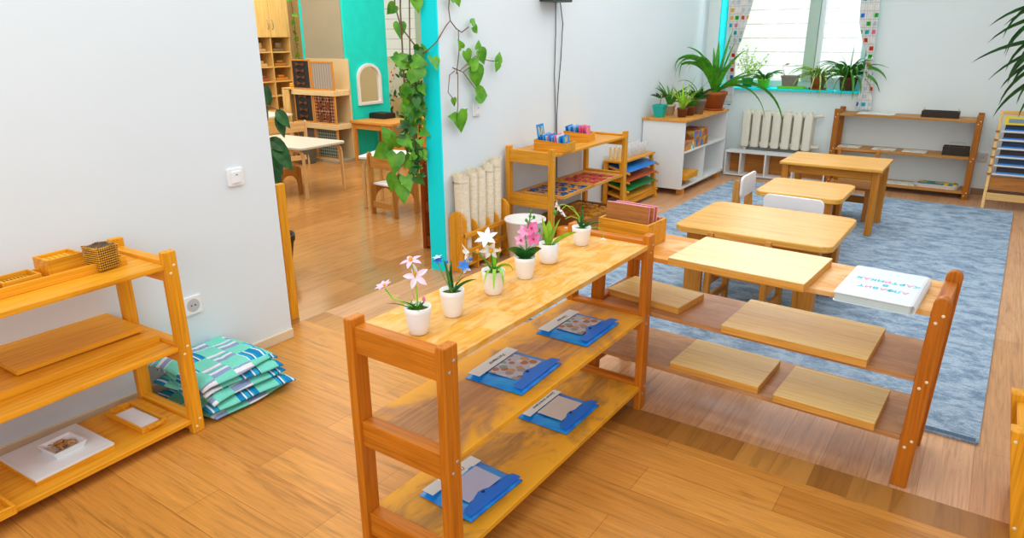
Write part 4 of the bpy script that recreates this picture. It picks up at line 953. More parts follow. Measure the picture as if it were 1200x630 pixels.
# ------------------------------------------------------------------ white cabinet with plants
cx0, cx1, cy0, cy1 = -2.755, -2.335, 6.19, 7.385
t = thing('white_cabinet', 'white open cabinet with a wooden top full of plants in the corner', 'cabinet', (0, 0, 0))
MB().box(cx0-.002, cx1+.01, cy0-.015, cy1+.01, .685, .709).build('top_board', W('desk', 'y'), t, bev=.003)
for y in (cy0, cy1-.018): MB().box(cx0, cx1, y, y+.018, .06, .684).build('side_panel', M['white'], t, bev=.001)
MB().box(cx0, cx1, cy0+.0185, cy1-.0185, .06, .08).build('bottom_board', M['white'], t, bev=.001)
MB().box(cx0, cx1, cy0+.0185, cy1-.0185, .395, .411).build('shelf_board', M['white'], t, bev=.001)
MB().box(cx0, cx1, 6.76, 6.776, .081, .394).build('divider', M['white'], t, bev=.001)
MB().box(cx0, cx0+.006, cy0+.0185, cy1-.0185, .081, .684).build('back_panel', M['white'], t)
for x in (cx0+.03, cx1-.07):
    for y in (cy0+.06, cy1-.12): MB().box(x, x+.06, y, y+.06, 0, .0595).build('foot', W('desk', 'z'), t, bev=.002)
def toybox(name, label, c, s, z, rz, m, lidm=None):
    t = thing(name, label, 'box', (c[0], c[1], z), rz); MB().box(-s[0]/2, s[0]/2, -s[1]/2, s[1]/2, 0, s[2]*.65).build('box_body', m, t, bev=.002)
    MB().box(-s[0]/2-.002, s[0]/2+.002, -s[1]/2-.002, s[1]/2+.002, s[2]*.65+.0002, s[2]).build('box_lid', lidm or m, t, bev=.002)
toybox('toy_box', 'brown toy box at the bottom of the pile on the cabinet shelf', (-2.445, 6.40), (.2, .3, .09), .4113, R(3), W('desk', 'y'), M['tiles'])
toybox('toy_box', 'printed toy box with red and blue pattern on the cabinet shelf', (-2.45, 6.72), (.2, .30, .085), .4113, R(0), M['tiles'], M['tiles'])
toybox('toy_box', 'printed toy box lying on top of the other printed box', (-2.45, 6.66), (.2, .46, .07), .5013, R(2), M['tiles'], M['tiles'])
t = thing('toy_box', 'small teal wedge shaped printed box at the shelf front edge', 'box', (-2.385, 6.44, .4113), R(0)); MB().prism([(-.05, 0), (.05, 0), (.02, .075), (-.02, .075)], 'x', -.04, .04).build('box_body', M['cubes_print'], t, bev=.002)
t = thing('wooden_tray_box', 'shallow wooden box resting on a small block in the cabinet bottom', 'box', (-2.45, 6.42, .0803), R(0))
MB().box(-.07, .07, -.12, .0, 0, .055).build('box_base', W('brown', 'y'), t, bev=.002); MB().box(-.13, .13, -.16, .16, .0552, .115).build('box_body', W('gold', 'y'), t, bev=.003)
def potc(t, r0, r1, h, m, rim=.006, sq=False):
    n = 4 if sq else 24
    pr = [(0, 0), (r0, 0), (r0+(r1-r0)*.82, h*.82), (r1+rim*.2, h*.83), (r1+rim*.3, h), (r1-.006, h), (r1-.012, h-.015), (0, h-.015)]
    b = MB(); b.lathe(pr, n=n); 
    if sq: b.v = [tuple(Matrix.Rotation(R(45), 3, 'Z') @ Vector(v)) for v in b.v]
    b.build('pot', m, t, smooth=not sq, bev=.004 if sq else 0); b = MB(); b.lathe([(0, .001), (r1-.011, 0)], (0, 0, h-.014), n); b.build('soil', M['soil'], t)
def clampv(b, t):                                                  # leaves rest against walls and sill instead of passing through
    o = t.location; out = []
    for x, y, z in b.v:
        X_, Y_, Z_ = x+o.x, y+o.y, z+o.z
        if -3 < o.x < 3 and o.y > 2:
            X_ = max(X_, XW+.008)
            if not (wx0+.02 < X_ < wx1-.02 and Z_ > .9): Y_ = min(Y_, 7.70) if Y_ > 7.70 and o.y < 7.7 else Y_
            if Y_ > 7.715 and Z_ < .91: Z_ = .91
            if not (wx0+.02 < X_ < wx1-.02) and Y_ > 7.69: Y_ = 7.67
            Y_ = min(Y_, 7.955)
        out.append((X_-o.x, Y_-o.y, Z_-o.z))
    b.v = out
def fol(t, spec, m, h, n=9, shape='strap', fold=.35, name='foliage'):
    b = MB()
    for q in spec:
        az, ln, wd, e0, e1 = q[:5]; b.blade((.012*math.cos(az), .012*math.sin(az), h-.016), az, ln, wd, R(e0), R(e1), n, fold, q[5] if len(q) > 5 else 1.2, shape=shape)
    clampv(b, t); b.build(name, m, t)
def rs(seed, n, ln, wd, e0, e1):
    r = random.Random(seed); return [(6.283*k/n + r.uniform(-.3, .3), r.uniform(*ln), r.uniform(*wd), r.uniform(*e0), r.uniform(*e1)) for k in range(n)]
ZC = .7093
t = thing('potted_plant', 'seedling in a square teal pot at the near end of the cabinet', 'potted plant', (-2.64, 6.30, ZC)); potc(t, .052, .078, .115, M['tealpot'], .004, True)
b = MB(); b.tube([(0, 0, .1), (.005, 0, .17), (0, .005, .215)], .0035); b.build('stem', M['stem'], t)
fol(t, [(a, .09, .028, 35, -10) for a in (0, 1.2, 2.4, 3.6, 4.9)] + [(a, .07, .024, 60, 20) for a in (.6, 2.9, 4.3)], L['dark'], .19, shape='oval')
t = thing('potted_plant', 'leafy plant in a pale pot near the wall on the cabinet', 'potted plant', (-2.64, 6.53, ZC)); potc(t, .045, .065, .10, M['palepot']); fol(t, rs(1, 18, (.16, .32), (.018, .026), (55, 85), (-20, 50)), L['mid'], .1)
t = thing('potted_plant', 'bright green strappy plant in a small brown pot at cabinet front', 'potted plant', (-2.455, 6.40, ZC)); potc(t, .038, .05, .085, M['darkpot']); fol(t, rs(2, 26, (.14, .3), (.014, .022), (60, 88), (-40, 50)) + [(AZR+.3, .36, .026, 75, 62)], L['lime'], .085)
t = thing('potted_plant', 'small plant in a red brown pot, third along the cabinet front', 'potted plant', (-2.45, 6.575, ZC)); potc(t, .04, .055, .09, M['darkpot']); fol(t, rs(3, 16, (.12, .22), (.018, .028), (30, 75), (-50, 20)), L['mid'], .09)
b = MB(); ball(b, (-.03, -.03, .13), .016); b.build('flower', M['petalo'], t)
t = thing('potted_plant', 'young plant in a tall grey brown pot beside the big plant', 'potted plant', (-2.43, 6.75, ZC)); potc(t, .05, .072, .145, M['greypot']); fol(t, rs(4, 14, (.12, .2), (.03, .042), (35, 75), (-20, 30)), L['dark'], .145, shape='oval'); fol(t, [(AZR+2.6, .34, .016, 88, -40), (AZR+.5, .3, .014, 88, -20)], L['mid'], .145, name='shoot')
t = thing('potted_plant', 'large arching plant with broad strap leaves in a terracotta pot on the cabinet', 'potted plant', (-2.425, 7.19, ZC))
b = MB(); b.lathe([(0, 0), (.10, 0), (.115, .02), (.105, .02), (0, .012)], n=28); b.build('saucer', M['terracotta'], t, smooth=True)
pr = [(0, .013), (.085, .013), (.118, .15), (.128, .152), (.13, .185), (.118, .185), (.11, .165), (0, .165)]
b = MB(); b.lathe(pr, n=28); b.build('pot', M['terracotta'], t, smooth=True); b = MB(); b.lathe([(0, .002), (.111, 0)], (0, 0, .166), 20); b.build('soil', M['soil'], t)
big = []
for a, ln, wd, e0, e1 in ((3.2, .62, .05, 84, -100), (3.5, .66, .05, 80, -120), (2.9, .56, .045, 78, -110), (3.8, .58, .045, 84, -90), (2.6, .5, .05, 86, 0), (3.4, .45, .05, 86, -60), (1.8, .38, .05, 88, 75), (.8, .56, .055, 78, 62), (.5, .5, .06, 85, 70),
                          (.2, .45, .05, 82, 66), (-.2, .42, .045, 80, 30), (-.75, .62, .045, 45, -86), (-.45, .78, .042, 48, -89), (.1, .38, .045, 45, 5), (.4, .45, .035, 40, 10), (-1.2, .3, .045, 75, 40), (-1.8, .34, .045, 70, 25), (2.2, .34, .045, 80, 60), (4.3, .3, .045, 75, 30), (1.3, .45, .045, 85, 60)):
    big.append((AZR + a, ln*1.2, wd*1.25, e0 - (8 if e0 > 70 else 0), e1, 1.9 if e0 > 70 else .8))
fol(t, big, L['strap'], .185, 16, fold=.3)
# sill plants
ZS = .9053
t = thing('potted_plant', 'airy small leaved plant in a green pot at the left of the sill', 'potted plant', (-2.30, 7.855, ZS)); potc(t, .045, .062, .095, plain('green_pot', '#2f8f3d', .5)); r = random.Random(5)
b = MB(); sb = MB()
for k in range(16):
    a = r.uniform(0, 6.28); e = r.uniform(.7, 1.4); l_ = r.uniform(.16, .36); d = Vector((math.cos(a)*math.cos(e), .4*math.sin(a)*math.cos(e), math.sin(e))); sb.tube([(0, 0, .08), Vector((0, 0, .08)) + d*l_*.6 , Vector((0, 0, .08)) + d*l_ + Vector((0, 0, -.01))], .0014, 4)
    for q in range(8): b.leaf(Vector((0, 0, .08)) + d*l_*(.3+.1*q), Vector((r.uniform(-1, 1), r.uniform(-.5, .5), r.uniform(-.3, .8))), (r.uniform(-.3, .3), -.6, .7), .032, .7, heart=False)
b.build('foliage', L['lime'], t); sb.build('stem', M['gstem'], t)
t = thing('potted_plant', 'short trailing plant in a lime pot next to the airy sill plant', 'potted plant', (-2.12, 7.83, ZS)); potc(t, .05, .065, .09, M['limetray']); fol(t, rs(8, 30, (.1, .24), (.018, .03), (20, 80), (-50, 10)), L['mid'], .09, shape='oval')
t = thing('planter', 'rectangular brown planter with a wilted stem on the window sill', 'potted plant', (-1.855, 7.845, ZS+.026))
b = MB(); q = [(-1, -1), (1, -1), (1, 1), (-1, 1)]
for (a0, b0, h0, a1, b1, h1) in ((.066, .04, 0, .078, .05, .085), (.084, .056, .085, .084, .056, .105), (.074, .046, .105, .07, .042, .09)):
    b.add([(x*a0, y*b0, h0) for x, y in q] + [(x*a1, y*b1, h1) for x, y in q], [(i, (i+1) % 4, 4+(i+1) % 4, 4+i) for i in range(4)])
b.add([(x*.084, y*.056, .105) for x, y in q] + [(x*.074, y*.046, .105) for x, y in q], [(i, (i+1) % 4, 4+(i+1) % 4, 4+i) for i in range(4)])
b.add([(x*.084, y*.056, .085) for x, y in q] + [(x*.078, y*.05, .085) for x, y in q], [(4+i, 4+(i+1) % 4, (i+1) % 4, i) for i in range(4)]); b.add([(x*.066, y*.04, 0) for x, y in q], [(3, 2, 1, 0)])
b.build('pot', M['greypot'], t); MB().box(-.069, .069, -.041, .041, .088, .0895).build('soil', M['soil'], t)
b = MB(); b.tube([(-.05, 0, .089), (-.08, 0, .16), (-.085, 0, .2), (-.06, 0, .215)], .0025); b.tube([(-.05, 0, .089), (-.075, 0, .12)], .0025); b.build('stem', M['stem'], t)
b = MB(); b.leaf((-.065, 0, .21), (.9, -.2, .3), (0, -.7, .7), .05, .7, False); b.build('dry_leaf', plain('dry_leaf', '#b5713a', .7), t); b = MB(); b.leaf((-.075, 0, .118), (-.6, -.2, .5), (0, -.7, .7), .04, .7, False); b.build('foliage', L['lime'], t)
o = MB().prism(rrect(-.135, .135, -.065, .065, .015), 'z', 0, .025).build('plant_tray', M['limetray'], loc=(-1.83, 7.845, ZS), bev=.004); tag(o, 'lime green plastic tray under the brown planter on the sill', 'tray')
t = thing('spider_plant', 'pale striped spider plant in a round pot, middle of the sill', 'potted plant', (-1.575, 7.84, ZS))
b = MB(); b.lathe([(0, 0), (.08, 0), (.09, .015), (.08, .015), (0, .01)], n=24); b.build('saucer', M['terracotta'], t, smooth=True)
b = MB(); b.lathe([(0, .011), (.055, .011), (.075, .1), (.08, .105), (.08, .125), (.07, .125), (.066, .11), (0, .11)], n=24); b.build('pot', M['terracotta'], t, smooth=True)
sp = rs(21, 40, (.26, .46), (.013, .019), (30, 80), (-88, -30)); sp = [(a if math.sin(a) < .55 else -a, l_*.85, w_, e0, e1) for a, l_, w_, e0, e1 in sp] + [(-1.57+.28*(k-4), .36+.05*(k % 3), .017, 45, -89, .7) for k in range(9)]
fol(t, sp, L['spider'], .125, 12)
t = thing('spider_plant', 'dark spider plant with long leaves by the right curtain', 'potted plant', (-1.29, 7.835, ZS)); potc(t, .065, .088, .13, M['darkpot'])
sp = rs(22, 36, (.28, .5), (.018, .028), (35, 85), (-90, -30)); sp = [(a if math.sin(a) < .5 else -a, l_*.85, w_, e0, e1) for a, l_, w_, e0, e1 in sp] + [(-.3, .32, .02, 60, 35), (1.6, .34, .014, 85, 70), (2.6, .3, .014, 75, 40), (.2, .3, .04, 55, 30), (.1, .44, .05, 60, -70, 1), (-.2, .42, .045, 50, -88, .8)] + [(-1.57+.33*(k-4), .36+.06*(k % 3), .028, 45, -89, .7) for k in range(9)]
fol(t, sp, L['mid'], .13, 12)

# ------------------------------------------------------------------ radiator, bench, curtains
t = thing('radiator', 'cream cast iron radiator with vertical ribs below the window', 'radiator', (-2.245, 7.70, 0))
for k in range(7):
    x = .04 + k*.105; b = MB()
    for dy in (-.045, .045):
        b.prism(rrect(x-.042, x+.042, dy-.032, dy+.032, .016, 3), 'z', .30, .665)
    b.prism(rrect(x-.022, x+.022, -.05, .05, .012, 3), 'z', .29, .685)
    b.tube([(x-.053, 0, .33), (x+.053, 0, .33)], .028, 10); b.tube([(x-.053, 0, .645), (x+.053, 0, .645)], .028, 10)
    b.build('radiator_section', M['iron'], t, smooth=True, bev=.004)
b = MB(); b.tube([(.72, 0, .645), (.80, 0, .655)], .016, 8); b.build('pipe', M['iron'], t); b = MB(); b.tube([(.72, 0, .33), (.79, 0, .33)], .016, 8); b.build('pipe', M['iron'], t)
MB().box(0.0, .08, .03, .076, .45, .5).build('wall_bracket', M['iron'], t); MB().box(.6, .68, .03, .076, .45, .5).build('wall_bracket', M['iron'], t)
for x in (.04, .67): b = MB(); b.box(x-.02, x+.02, -.05, .05, 0, .30); b.build('foot', M['iron'], t)
bx0, bx1 = -2.345, -1.32
t = thing('low_bench', 'low white open shelf bench standing in front of the radiator', 'bench', (bx0, 7.45, 0)); Lb = bx1-bx0
MB().box(0, Lb, 0, .17, .25, .268).build('top_board', M['white'], t, bev=.001); MB().box(0, Lb, 0, .17, .008, .024).build('bottom_board', M['white'], t, bev=.001)
for x in (0, .16, .42, .70, Lb-.016): MB().box(x, x+.016, .0, .17, .0245, .2495).build('divider', M['white'], t, bev=.001)
MB().box(.016, Lb-.016, .16, .166, .0245, .2495).build('back_panel', W('brown', 'x'), t)
b = MB(); b.box(.01, Lb-.01, .03, .15, 0, .0078); b.build('plinth', M['dark'], t)
def curtain(label, rows, y, folds, amp=.018):
    b = MB(); n = 60; vs = []
    for z, xl, xr in rows:
        for i in range(n+1):
            u = i/n; vs.append((xl + (xr-xl)*u, y + amp*math.sin(u*folds*2*math.pi)*min(1, (xr-xl)/.12) - .02*(1-min(1, (xr-xl)/.14)), z))
    for j in range(len(rows)-1):
        for i in range(n): b.f.append([j*(n+1)+i, j*(n+1)+i+1, (j+1)*(n+1)+i+1, (j+1)*(n+1)+i]); b.mi.append(0)
    b.v = vs; t = thing('curtain', label, 'curtain', (0, 0, 0), 0, 'curtains of the main window'); o = b.build('curtain_cloth', M['curtain'], t, smooth=True)
    k = min(rows, key=lambda q: q[2]-q[1]); b = MB(); b.lathe([(.5*(k[2]-k[1])+.008, -.012), (.5*(k[2]-k[1])+.014, 0), (.5*(k[2]-k[1])+.008, .012)], ((k[1]+k[2])/2, y-.015, k[0]), 16, sy=.7)
    b.build('tie_band', M['curtain'], t, smooth=True)
curtain('white curtain with coloured squares tied at the left of the window', [(2.3, -2.6, -2.12), (1.95, -2.56, -2.2), (1.79, -2.53, -2.27), (1.6, -2.51, -2.31), (1.42, -2.49, -2.35), (1.3, -2.475, -2.385), (1.2, -2.46, -2.40), (1.12, -2.47, -2.395), (1.0, -2.48, -2.39), (.8, -2.48, -2.39), (.72, -2.48, -2.39)], 7.695, 5)
curtain('white curtain with coloured squares tied at the right of the window', [(2.3, -1.36, -1.08), (1.95, -1.29, -1.085), (1.75, -1.262, -1.09), (1.55, -1.245, -1.085), (1.4, -1.2, -1.08), (1.28, -1.142, -1.078), (1.22, -1.13, -1.082), (1.1, -1.14, -1.06), (.95, -1.15, -1.04), (.78, -1.165, -1.03), (.74, -1.168, -1.03)], 7.70, 4)

# ------------------------------------------------------------------ back wall shelf contents
def flat(name, label, cat, c, sx, sy, th, z, rz, m, group=None):
    o = MB().box(-sx/2, sx/2, -sy/2, sy/2, 0, th).build(name, m, loc=(c[0], c[1], z), rotz=rz); tag(o, label, cat, group); return o
flat('picture_mat', 'pale printed sheet on the top tier of the back wall shelf', 'sheet', (-.96, 7.60), .32, .2, .004, .7153, R(0), M['grid'])
for x, w_ in ((-1.15, 'left'), (-.84, 'middle'), (-.58, 'right')): flat('number_card', '%s printed card sheet on the middle tier of the back shelf' % w_, 'card', (x, 7.58), .2, .15, .006, .3853, R(-3), M['grid'], 'printed card sheets on the back shelf')
flat('picture_mat', 'pale printed sheet on the bottom tier of the back wall shelf', 'sheet', (-.66, 7.58), .26, .17, .006, .0723, R(0), M['grid'])
flat('bead_board', 'board with small coloured pegs at the left of the bottom tier', 'board', (-1.07, 7.59), .36, .2, .012, .0723, R(0), M['beads'])
for x, y, z, sx, sy, hh, lb in ((-.428, 7.585, .7153, .30, .14, .055, 'dark brown bead box on the top tier of the back shelf'), (-.252, 7.585, .3853, .21, .15, .075, 'dark brown bead box with wire handle on the middle tier')):
    t = thing('dark_box', lb, 'box', (x, y, z)); b = MB()
    b.box(-sx/2, sx/2, -sy/2, sy/2, 0, .008); b.box(-sx/2, sx/2, -sy/2, -sy/2+.01, .008, hh); b.box(-sx/2, sx/2, sy/2-.01, sy/2, .008, hh); b.box(-sx/2, -sx/2+.01, -sy/2+.01, sy/2-.01, .008, hh); b.box(sx/2-.01, sx/2, -sy/2+.01, sy/2-.01, .008, hh)
    b.build('box_body', M['blackbox'], t, bev=.001); MB().box(-sx/2+.011, sx/2-.011, -sy/2+.011, sy/2-.011, .0085, hh-.012).build('bead_layer', M['beadtop'], t)
    b = MB()
    if sx > .25:
        for s in (-1, 1): b.tube([(s*sx*.46, -.06, hh), (s*sx*.46, -.06, hh+.022), (s*sx*.46, .06, hh+.022), (s*sx*.46, .06, hh)], .002, 5)
    else: b.tube([(-.06, 0, hh-.02), (-.06, 0, hh+.035), (.06, 0, hh+.035), (.06, 0, hh-.02)], .002, 5)
    b.build('wire_handle', M['metal'], t)
t = thing('block_tray', 'white oval tray of coloured blocks on the bottom tier', 'tray', (-.352, 7.58, .0723), R(-2))
b = MB(); P_ = rrect(-.175, .175, -.075, .075, .05, 5); b.prism(P_, 'z', 0, .006)
n = len(P_); P2 = rrect(-.19, .19, -.09, .09, .06, 5)
b.add([(x, y, .004) for x, y in P_] + [(x, y, .034) for x, y in P2] + [(x*.97, y*.95, .034) for x, y in P2], [(i, (i+1) % n, n+(i+1) % n, n+i) for i in range(n)] + [(n+i, n+(i+1) % n, 2*n+(i+1) % n, 2*n+i) for i in range(n)])
b.build('tray_body', M['plast'], t); r = random.Random(9)
pal = [(plain('block_yellow', '#e6c72a'), 'yellow'), (plain('block_green', '#2f8d6a'), 'green'), (W('birch', 'x'), 'plain wooden'), (plain('block_teal', '#3c8f98'), 'teal'), (plain('block_brown', '#7a4a30'), 'brown')]
for i in range(9):
    for j in range(3):
        m, nm = pal[r.randrange(5)]; s = .034
        o = MB().box(-s/2, s/2, -s/2, s/2, 0, s).build('toy_block', m, bev=.003, loc=(-.352-.14+i*.036, 7.58-.042+j*.04, .0798 + (.0 if j < 2 else .0)), rotz=r.uniform(-.08, .08))
        tag(o, '%s block in the white oval tray on the back shelf' % nm, 'block', '%s blocks in the oval tray' % nm)
# ------------------------------------------------------------------ low tables and chairs on the rug
def low_table(label, x0, x1, y0, y1, z, rz=0.):
    cx, cy = (x0+x1)/2, (y0+y1)/2; sx, sy = x1-x0, y1-y0
    t = thing('low_table', label, 'table', (cx, cy, .0125), rz); z -= .0125
    MB().prism(rrect(-sx/2, sx/2, -sy/2, sy/2, .065, 7), 'z', z-.034, z).build('tabletop', W('table', 'x'), t, bev=.006)
    ix, iy = sx/2-.065, sy/2-.05
    for sxn in (-1, 1):
        for syn in (-1, 1):
            b = MB(); a0, a1 = sorted((sxn*ix, sxn*(ix-.10))); c0, c1 = sorted((syn*iy, syn*(iy-.026))); b.box(a0, a1, c0, c1, 0, z-.0345)
            d0, d1 = sorted((sxn*ix, sxn*(ix-.026))); e0, e1 = sorted((syn*(iy-.0262), syn*(iy-.09))); b.box(d0, d1, e0, e1, 0, z-.0345)
            b.build('leg', W('tablel', 'z'), t, bev=.003)
    for s in (-1, 1):
        c0, c1 = sorted((s*iy, s*(iy-.022))); MB().box(-ix+.1005, ix-.1005, c0, c1, z-.095, z-.0345).build('apron', W('tablel', 'x'), t, bev=.002)
    return t
low_table('low wooden table with rounded corners, nearest behind the crossing shelf', -1.36, -.542, 3.53, 4.235, .46, R(-.5))
low_table('small square low table with rounded corners, second from the viewer', -1.25, -.708, 4.66, 5.218, .46)
t = thing('square_table', 'larger low table with straight legs in front of the back shelf', 'table', (-.965, 5.865, .0125))
sx, sy, z = .72, .57, .503
MB().box(-sx/2, sx/2, -sy/2, sy/2, z-.022, z).build('tabletop', W('table', 'x'), t, bev=.004)
for a in (-1, 1):
    for c in (-1, 1): MB().box(a*(sx/2-.04)-.024, a*(sx/2-.04)+.024, c*(sy/2-.055)-.024, c*(sy/2-.055)+.024, 0, z-.0225).build('leg', W('tablel', 'z'), t, bev=.003)
for c in (-1, 1): MB().box(-sx/2+.065, sx/2-.065, c*(sy/2-.055)-.012, c*(sy/2-.055)+.012, z-.085, z-.0225).build('apron', W('tablel', 'x'), t, bev=.002)
for a in (-1, 1): MB().box(a*(sx/2-.04)-.012, a*(sx/2-.04)+.012, -sy/2+.08, sy/2-.08, z-.085, z-.0225).build('apron', W('tablel', 'y'), t, bev=.002)
def panel_chair(label, loc, rz, w_=.31, d_=.30, sh=.27, bh=.52, wood_='chair', seatm=None, backm=None, backz=(.39, .51), group=None, rail=True, over=0.):
    """child's chair: two arched side panels, local +Y is forward"""
    t = thing('child_chair', label, 'chair', loc, rz, group)
    sp = [(0, 0), (.05, 0)] + [(.05 + (d_-.1)*(.5 - .5*math.cos(math.pi*k/10)), .11 + .09*math.sin(math.pi*k/10)) for k in range(11)] + [(d_-.05, 0), (d_, 0), (d_-.005, sh-.02), (d_-.02, sh), (.055, sh), (.04, bh-.02), (.028, bh), (.008, bh), (-.004, bh-.02)]
    for x in (-w_/2, w_/2-.02): MB().prism(sp, 'x', x, x+.02).build('side_panel', W(wood_, 'z'), t, bev=.003)
    MB().box(-w_/2+.0205, w_/2-.0205, .03, d_-.005, sh-.022, sh-.006).build('seat', seatm or W(wood_, 'y'), t, bev=.003)
    if over: 
        MB().prism(rrect(-w_/2-over, w_/2+over, backz[0], backz[1], .035, 6), 'y', .045, .062).build('backrest', backm, t, bev=.004)
    else: MB().prism(rrect(-w_/2+.0205, w_/2-.0205, backz[0], backz[1], .006), 'y', .008, .026).build('backrest', backm or W(wood_, 'x'), t, bev=.003)
    if rail: MB().box(-w_/2+.0205, w_/2-.0205, .012, .03, .06, .115).build('stretcher', W(wood_, 'x'), t, bev=.002)
    return t
def post_chair(label, loc, rz, w_=.32, d_=.30, sh=.27, bh=.49, m='tablel'):
    t = thing('child_chair', label, 'chair', loc, rz)
    for x in (-w_/2, w_/2-.03):
        b = MB(); b.prism([(0, 0), (.032, 0), (.032, sh), (.026, bh-.018), (.018, bh), (.004, bh), (-.006, bh-.02)], 'x', x, x+.03); b.build('back_post', W(m, 'z'), t, bev=.004)
        MB().box(x, x+.03, d_-.032, d_, 0, sh-.02).build('front_leg', W(m, 'z'), t, bev=.003)
        MB().box(x+.006, x+.024, .0325, d_-.0325, .10, .135).build('side_rail', W(m, 'y'), t, bev=.002)
        MB().box(x+.004, x+.026, .0325, d_-.0325, sh-.07, sh-.02).build('side_rail', W(m, 'y'), t, bev=.002)
    MB().box(-w_/2-.004, w_/2+.004, .034, d_+.01, sh-.0195, sh).build('seat', W(m, 'x'), t, bev=.003)
    MB().box(-w_/2+.0305, w_/2-.0305, .006, .024, .09, .15).build('stretcher', W(m, 'x'), t, bev=.002)
    b = MB(); b.tube([(-w_/2+.0295, .01, bh-.028), (w_/2-.0295, .01, bh-.028)], .010, 10); b.build('back_rod', W(m, 'x'), t, smooth=True)
    MB().box(-w_/2+.0305, w_/2-.0305, .004, .02, sh+.06, sh+.12).build('back_slat', W(m, 'x'), t, bev=.002)
ZR = .0125
post_chair('wooden chair with a rod back tucked under the near low table', (-.945, 3.34, ZR), R(-3), bh=.485)
panel_chair('chair with white rounded backrest standing between the near and second tables', (-.935, 4.33, ZR), R(-4), bh=.40, backz=(.34, .495), wood_='beech', seatm=M['whitechair'], backm=M['whitechair'], over=.025)
panel_chair('chair with white backrest at the left side of the second table', (-1.405, 4.875, ZR), R(-90), bh=.49, backz=(.37, .515), wood_='chair', seatm=M['whitechair'], backm=M['whitechair'], over=.005)
post_chair('brown wooden chair tucked under the far side of the straight legged table', (-.885, 6.34, ZR), R(180), bh=.545, m='brown')
post_chair('wooden chair under the right side of the second low table', (-.72, 5.44, ZR), R(180), w_=.28, bh=.44, m='brown') if False else None

# ------------------------------------------------------------------ slanted rack and palm at the right
t = thing('number_rack', 'slanted pale wooden rack of blue and dark boards at the right edge', 'rack', (.035, 7.15, 0)); Wd = .62
def slx(z): return .0 + .31*z/.81
for x in (-.012, Wd-.012):
    MB().prism([(0, 0), (.045, 0), (slx(.81)+.045, .81), (slx(.81), .81)], 'x', x, x+.024).build('side_rail', W('birch', 'z'), t, bev=.003)
    MB().prism([(.50, 0), (.54, 0), (slx(.81)+.05, .79), (slx(.81)+.02, .79)], 'x', x, x+.022).build('rear_leg', W('birch', 'z'), t, bev=.003)
MB().box(.013, Wd-.013, slx(.11)-.006, slx(.11)+.016, .075, .135).build('bottom_rail', W('birch', 'x'), t, bev=.003)
MB().box(.013, Wd-.013, slx(.79), slx(.79)+.03, .775, .81).build('top_rail', W('birch', 'x'), t, bev=.003)
MB().prism([(slx(.16)+.02, .16), (slx(.16)+.035, .16), (slx(.27)+.035, .27), (slx(.27)+.02, .27)], 'x', .014, Wd-.014).build('brown_panel', W('brown', 'x'), t)
for i, z in enumerate((.29, .36, .43, .50, .57, .64)):
    MB().prism([(slx(z)-.02, z-.004), (slx(z)+.2, z-.03), (slx(z)+.2, z-.022), (slx(z)-.02, z+.008)], 'x', .02, Wd-.02).build('shelf_board', M['white'], t, bev=.001)
    b = MB(); b.tube([(-.02, slx(z)-.012, z), (.013, slx(z)-.012, z)], .007, 8); b.build('peg', W('brown', 'x'), t)
G = 'boards in the slanted rack'
nm6 = ['blue and dark board on the lowest white ledge of the slanted rack', 'blue and dark board on the second ledge of the slanted rack', 'blue and dark board on the third ledge of the slanted rack', 'blue and dark board on the fourth ledge of the slanted rack', 'blue and dark board on the fifth ledge of the slanted rack', 'blue and dark board on the top white ledge of the slanted rack']
for i, z in enumerate((.29, .36, .43, .50, .57, .64)):
    t2 = thing('number_board', nm6[i], 'board', (.035, 7.15, 0), 0, G)
    MB().prism([(slx(z)+.002, z+.0075), (slx(z)+.012, z+.0065), (slx(z)+.016, z+.018), (slx(z)+.006, z+.018)], 'x', .04+.01*(i % 2), Wd-.05).build('blue_strip', M['bluebd'], t2)
    MB().prism([(slx(z)+.03, z+.006), (slx(z)+.04, z+.005), (slx(z)+.05, z+.056), (slx(z)+.04, z+.056)], 'x', .045, Wd-.06).build('dark_panel', M['navy'] if i % 2 else M['blackbox'], t2)
t2 = thing('number_board', 'yellow edged board at the top of the slanted rack', 'board', (.035, 7.15, 0), 0, G)
MB().prism([(slx(.70)-.004, .695), (slx(.70)+.01, .695), (slx(.77)+.01, .765), (slx(.77)-.004, .765)], 'x', .03, Wd-.04).build('yellow_frame', M['yellow'], t2, bev=.002)
MB().prism([(slx(.715)-.0055, .713), (slx(.715)-.0045, .713), (slx(.75)-.0045, .745), (slx(.75)-.0055, .745)], 'x', .06, Wd-.08).build('grey_panel', plain('grey_blue_panel', '#7f97a5', .5), t2)
t = thing('dragon_tree', 'tall potted palm like plant with long drooping leaves at the right edge', 'potted plant', (.64, 6.6, 0))
b = MB(); b.lathe([(0, 0), (.11, 0), (.15, .26), (.165, .265), (.165, .3), (.145, .3), (.14, .28), (0, .28)], n=28); b.build('pot', M['terracotta'], t, smooth=True)
b = MB(); b.lathe([(0, .002), (.141, 0)], (0, 0, .281), 20); b.build('soil', M['soil'], t)
b = MB(); b.tube([(0, 0, .28), (.01, .01, .7), (-.02, 0, 1.2), (-.01, 0, 1.52)], [.024, .022, .02, .016], 10); b.build('trunk', M['stem'], t, smooth=True)
b = MB(); r = random.Random(31)
for k in range(44):
    a = 2*math.pi*k/44*5.03 + r.uniform(-.2, .2); b.blade((-.01+.015*math.cos(a), .015*math.sin(a), 1.28 + .005*k), a, r.uniform(.55, .85), r.uniform(.045, .06), R(r.uniform(20, 75)), R(r.uniform(-95, -35)), 12, .35, shape='oval')
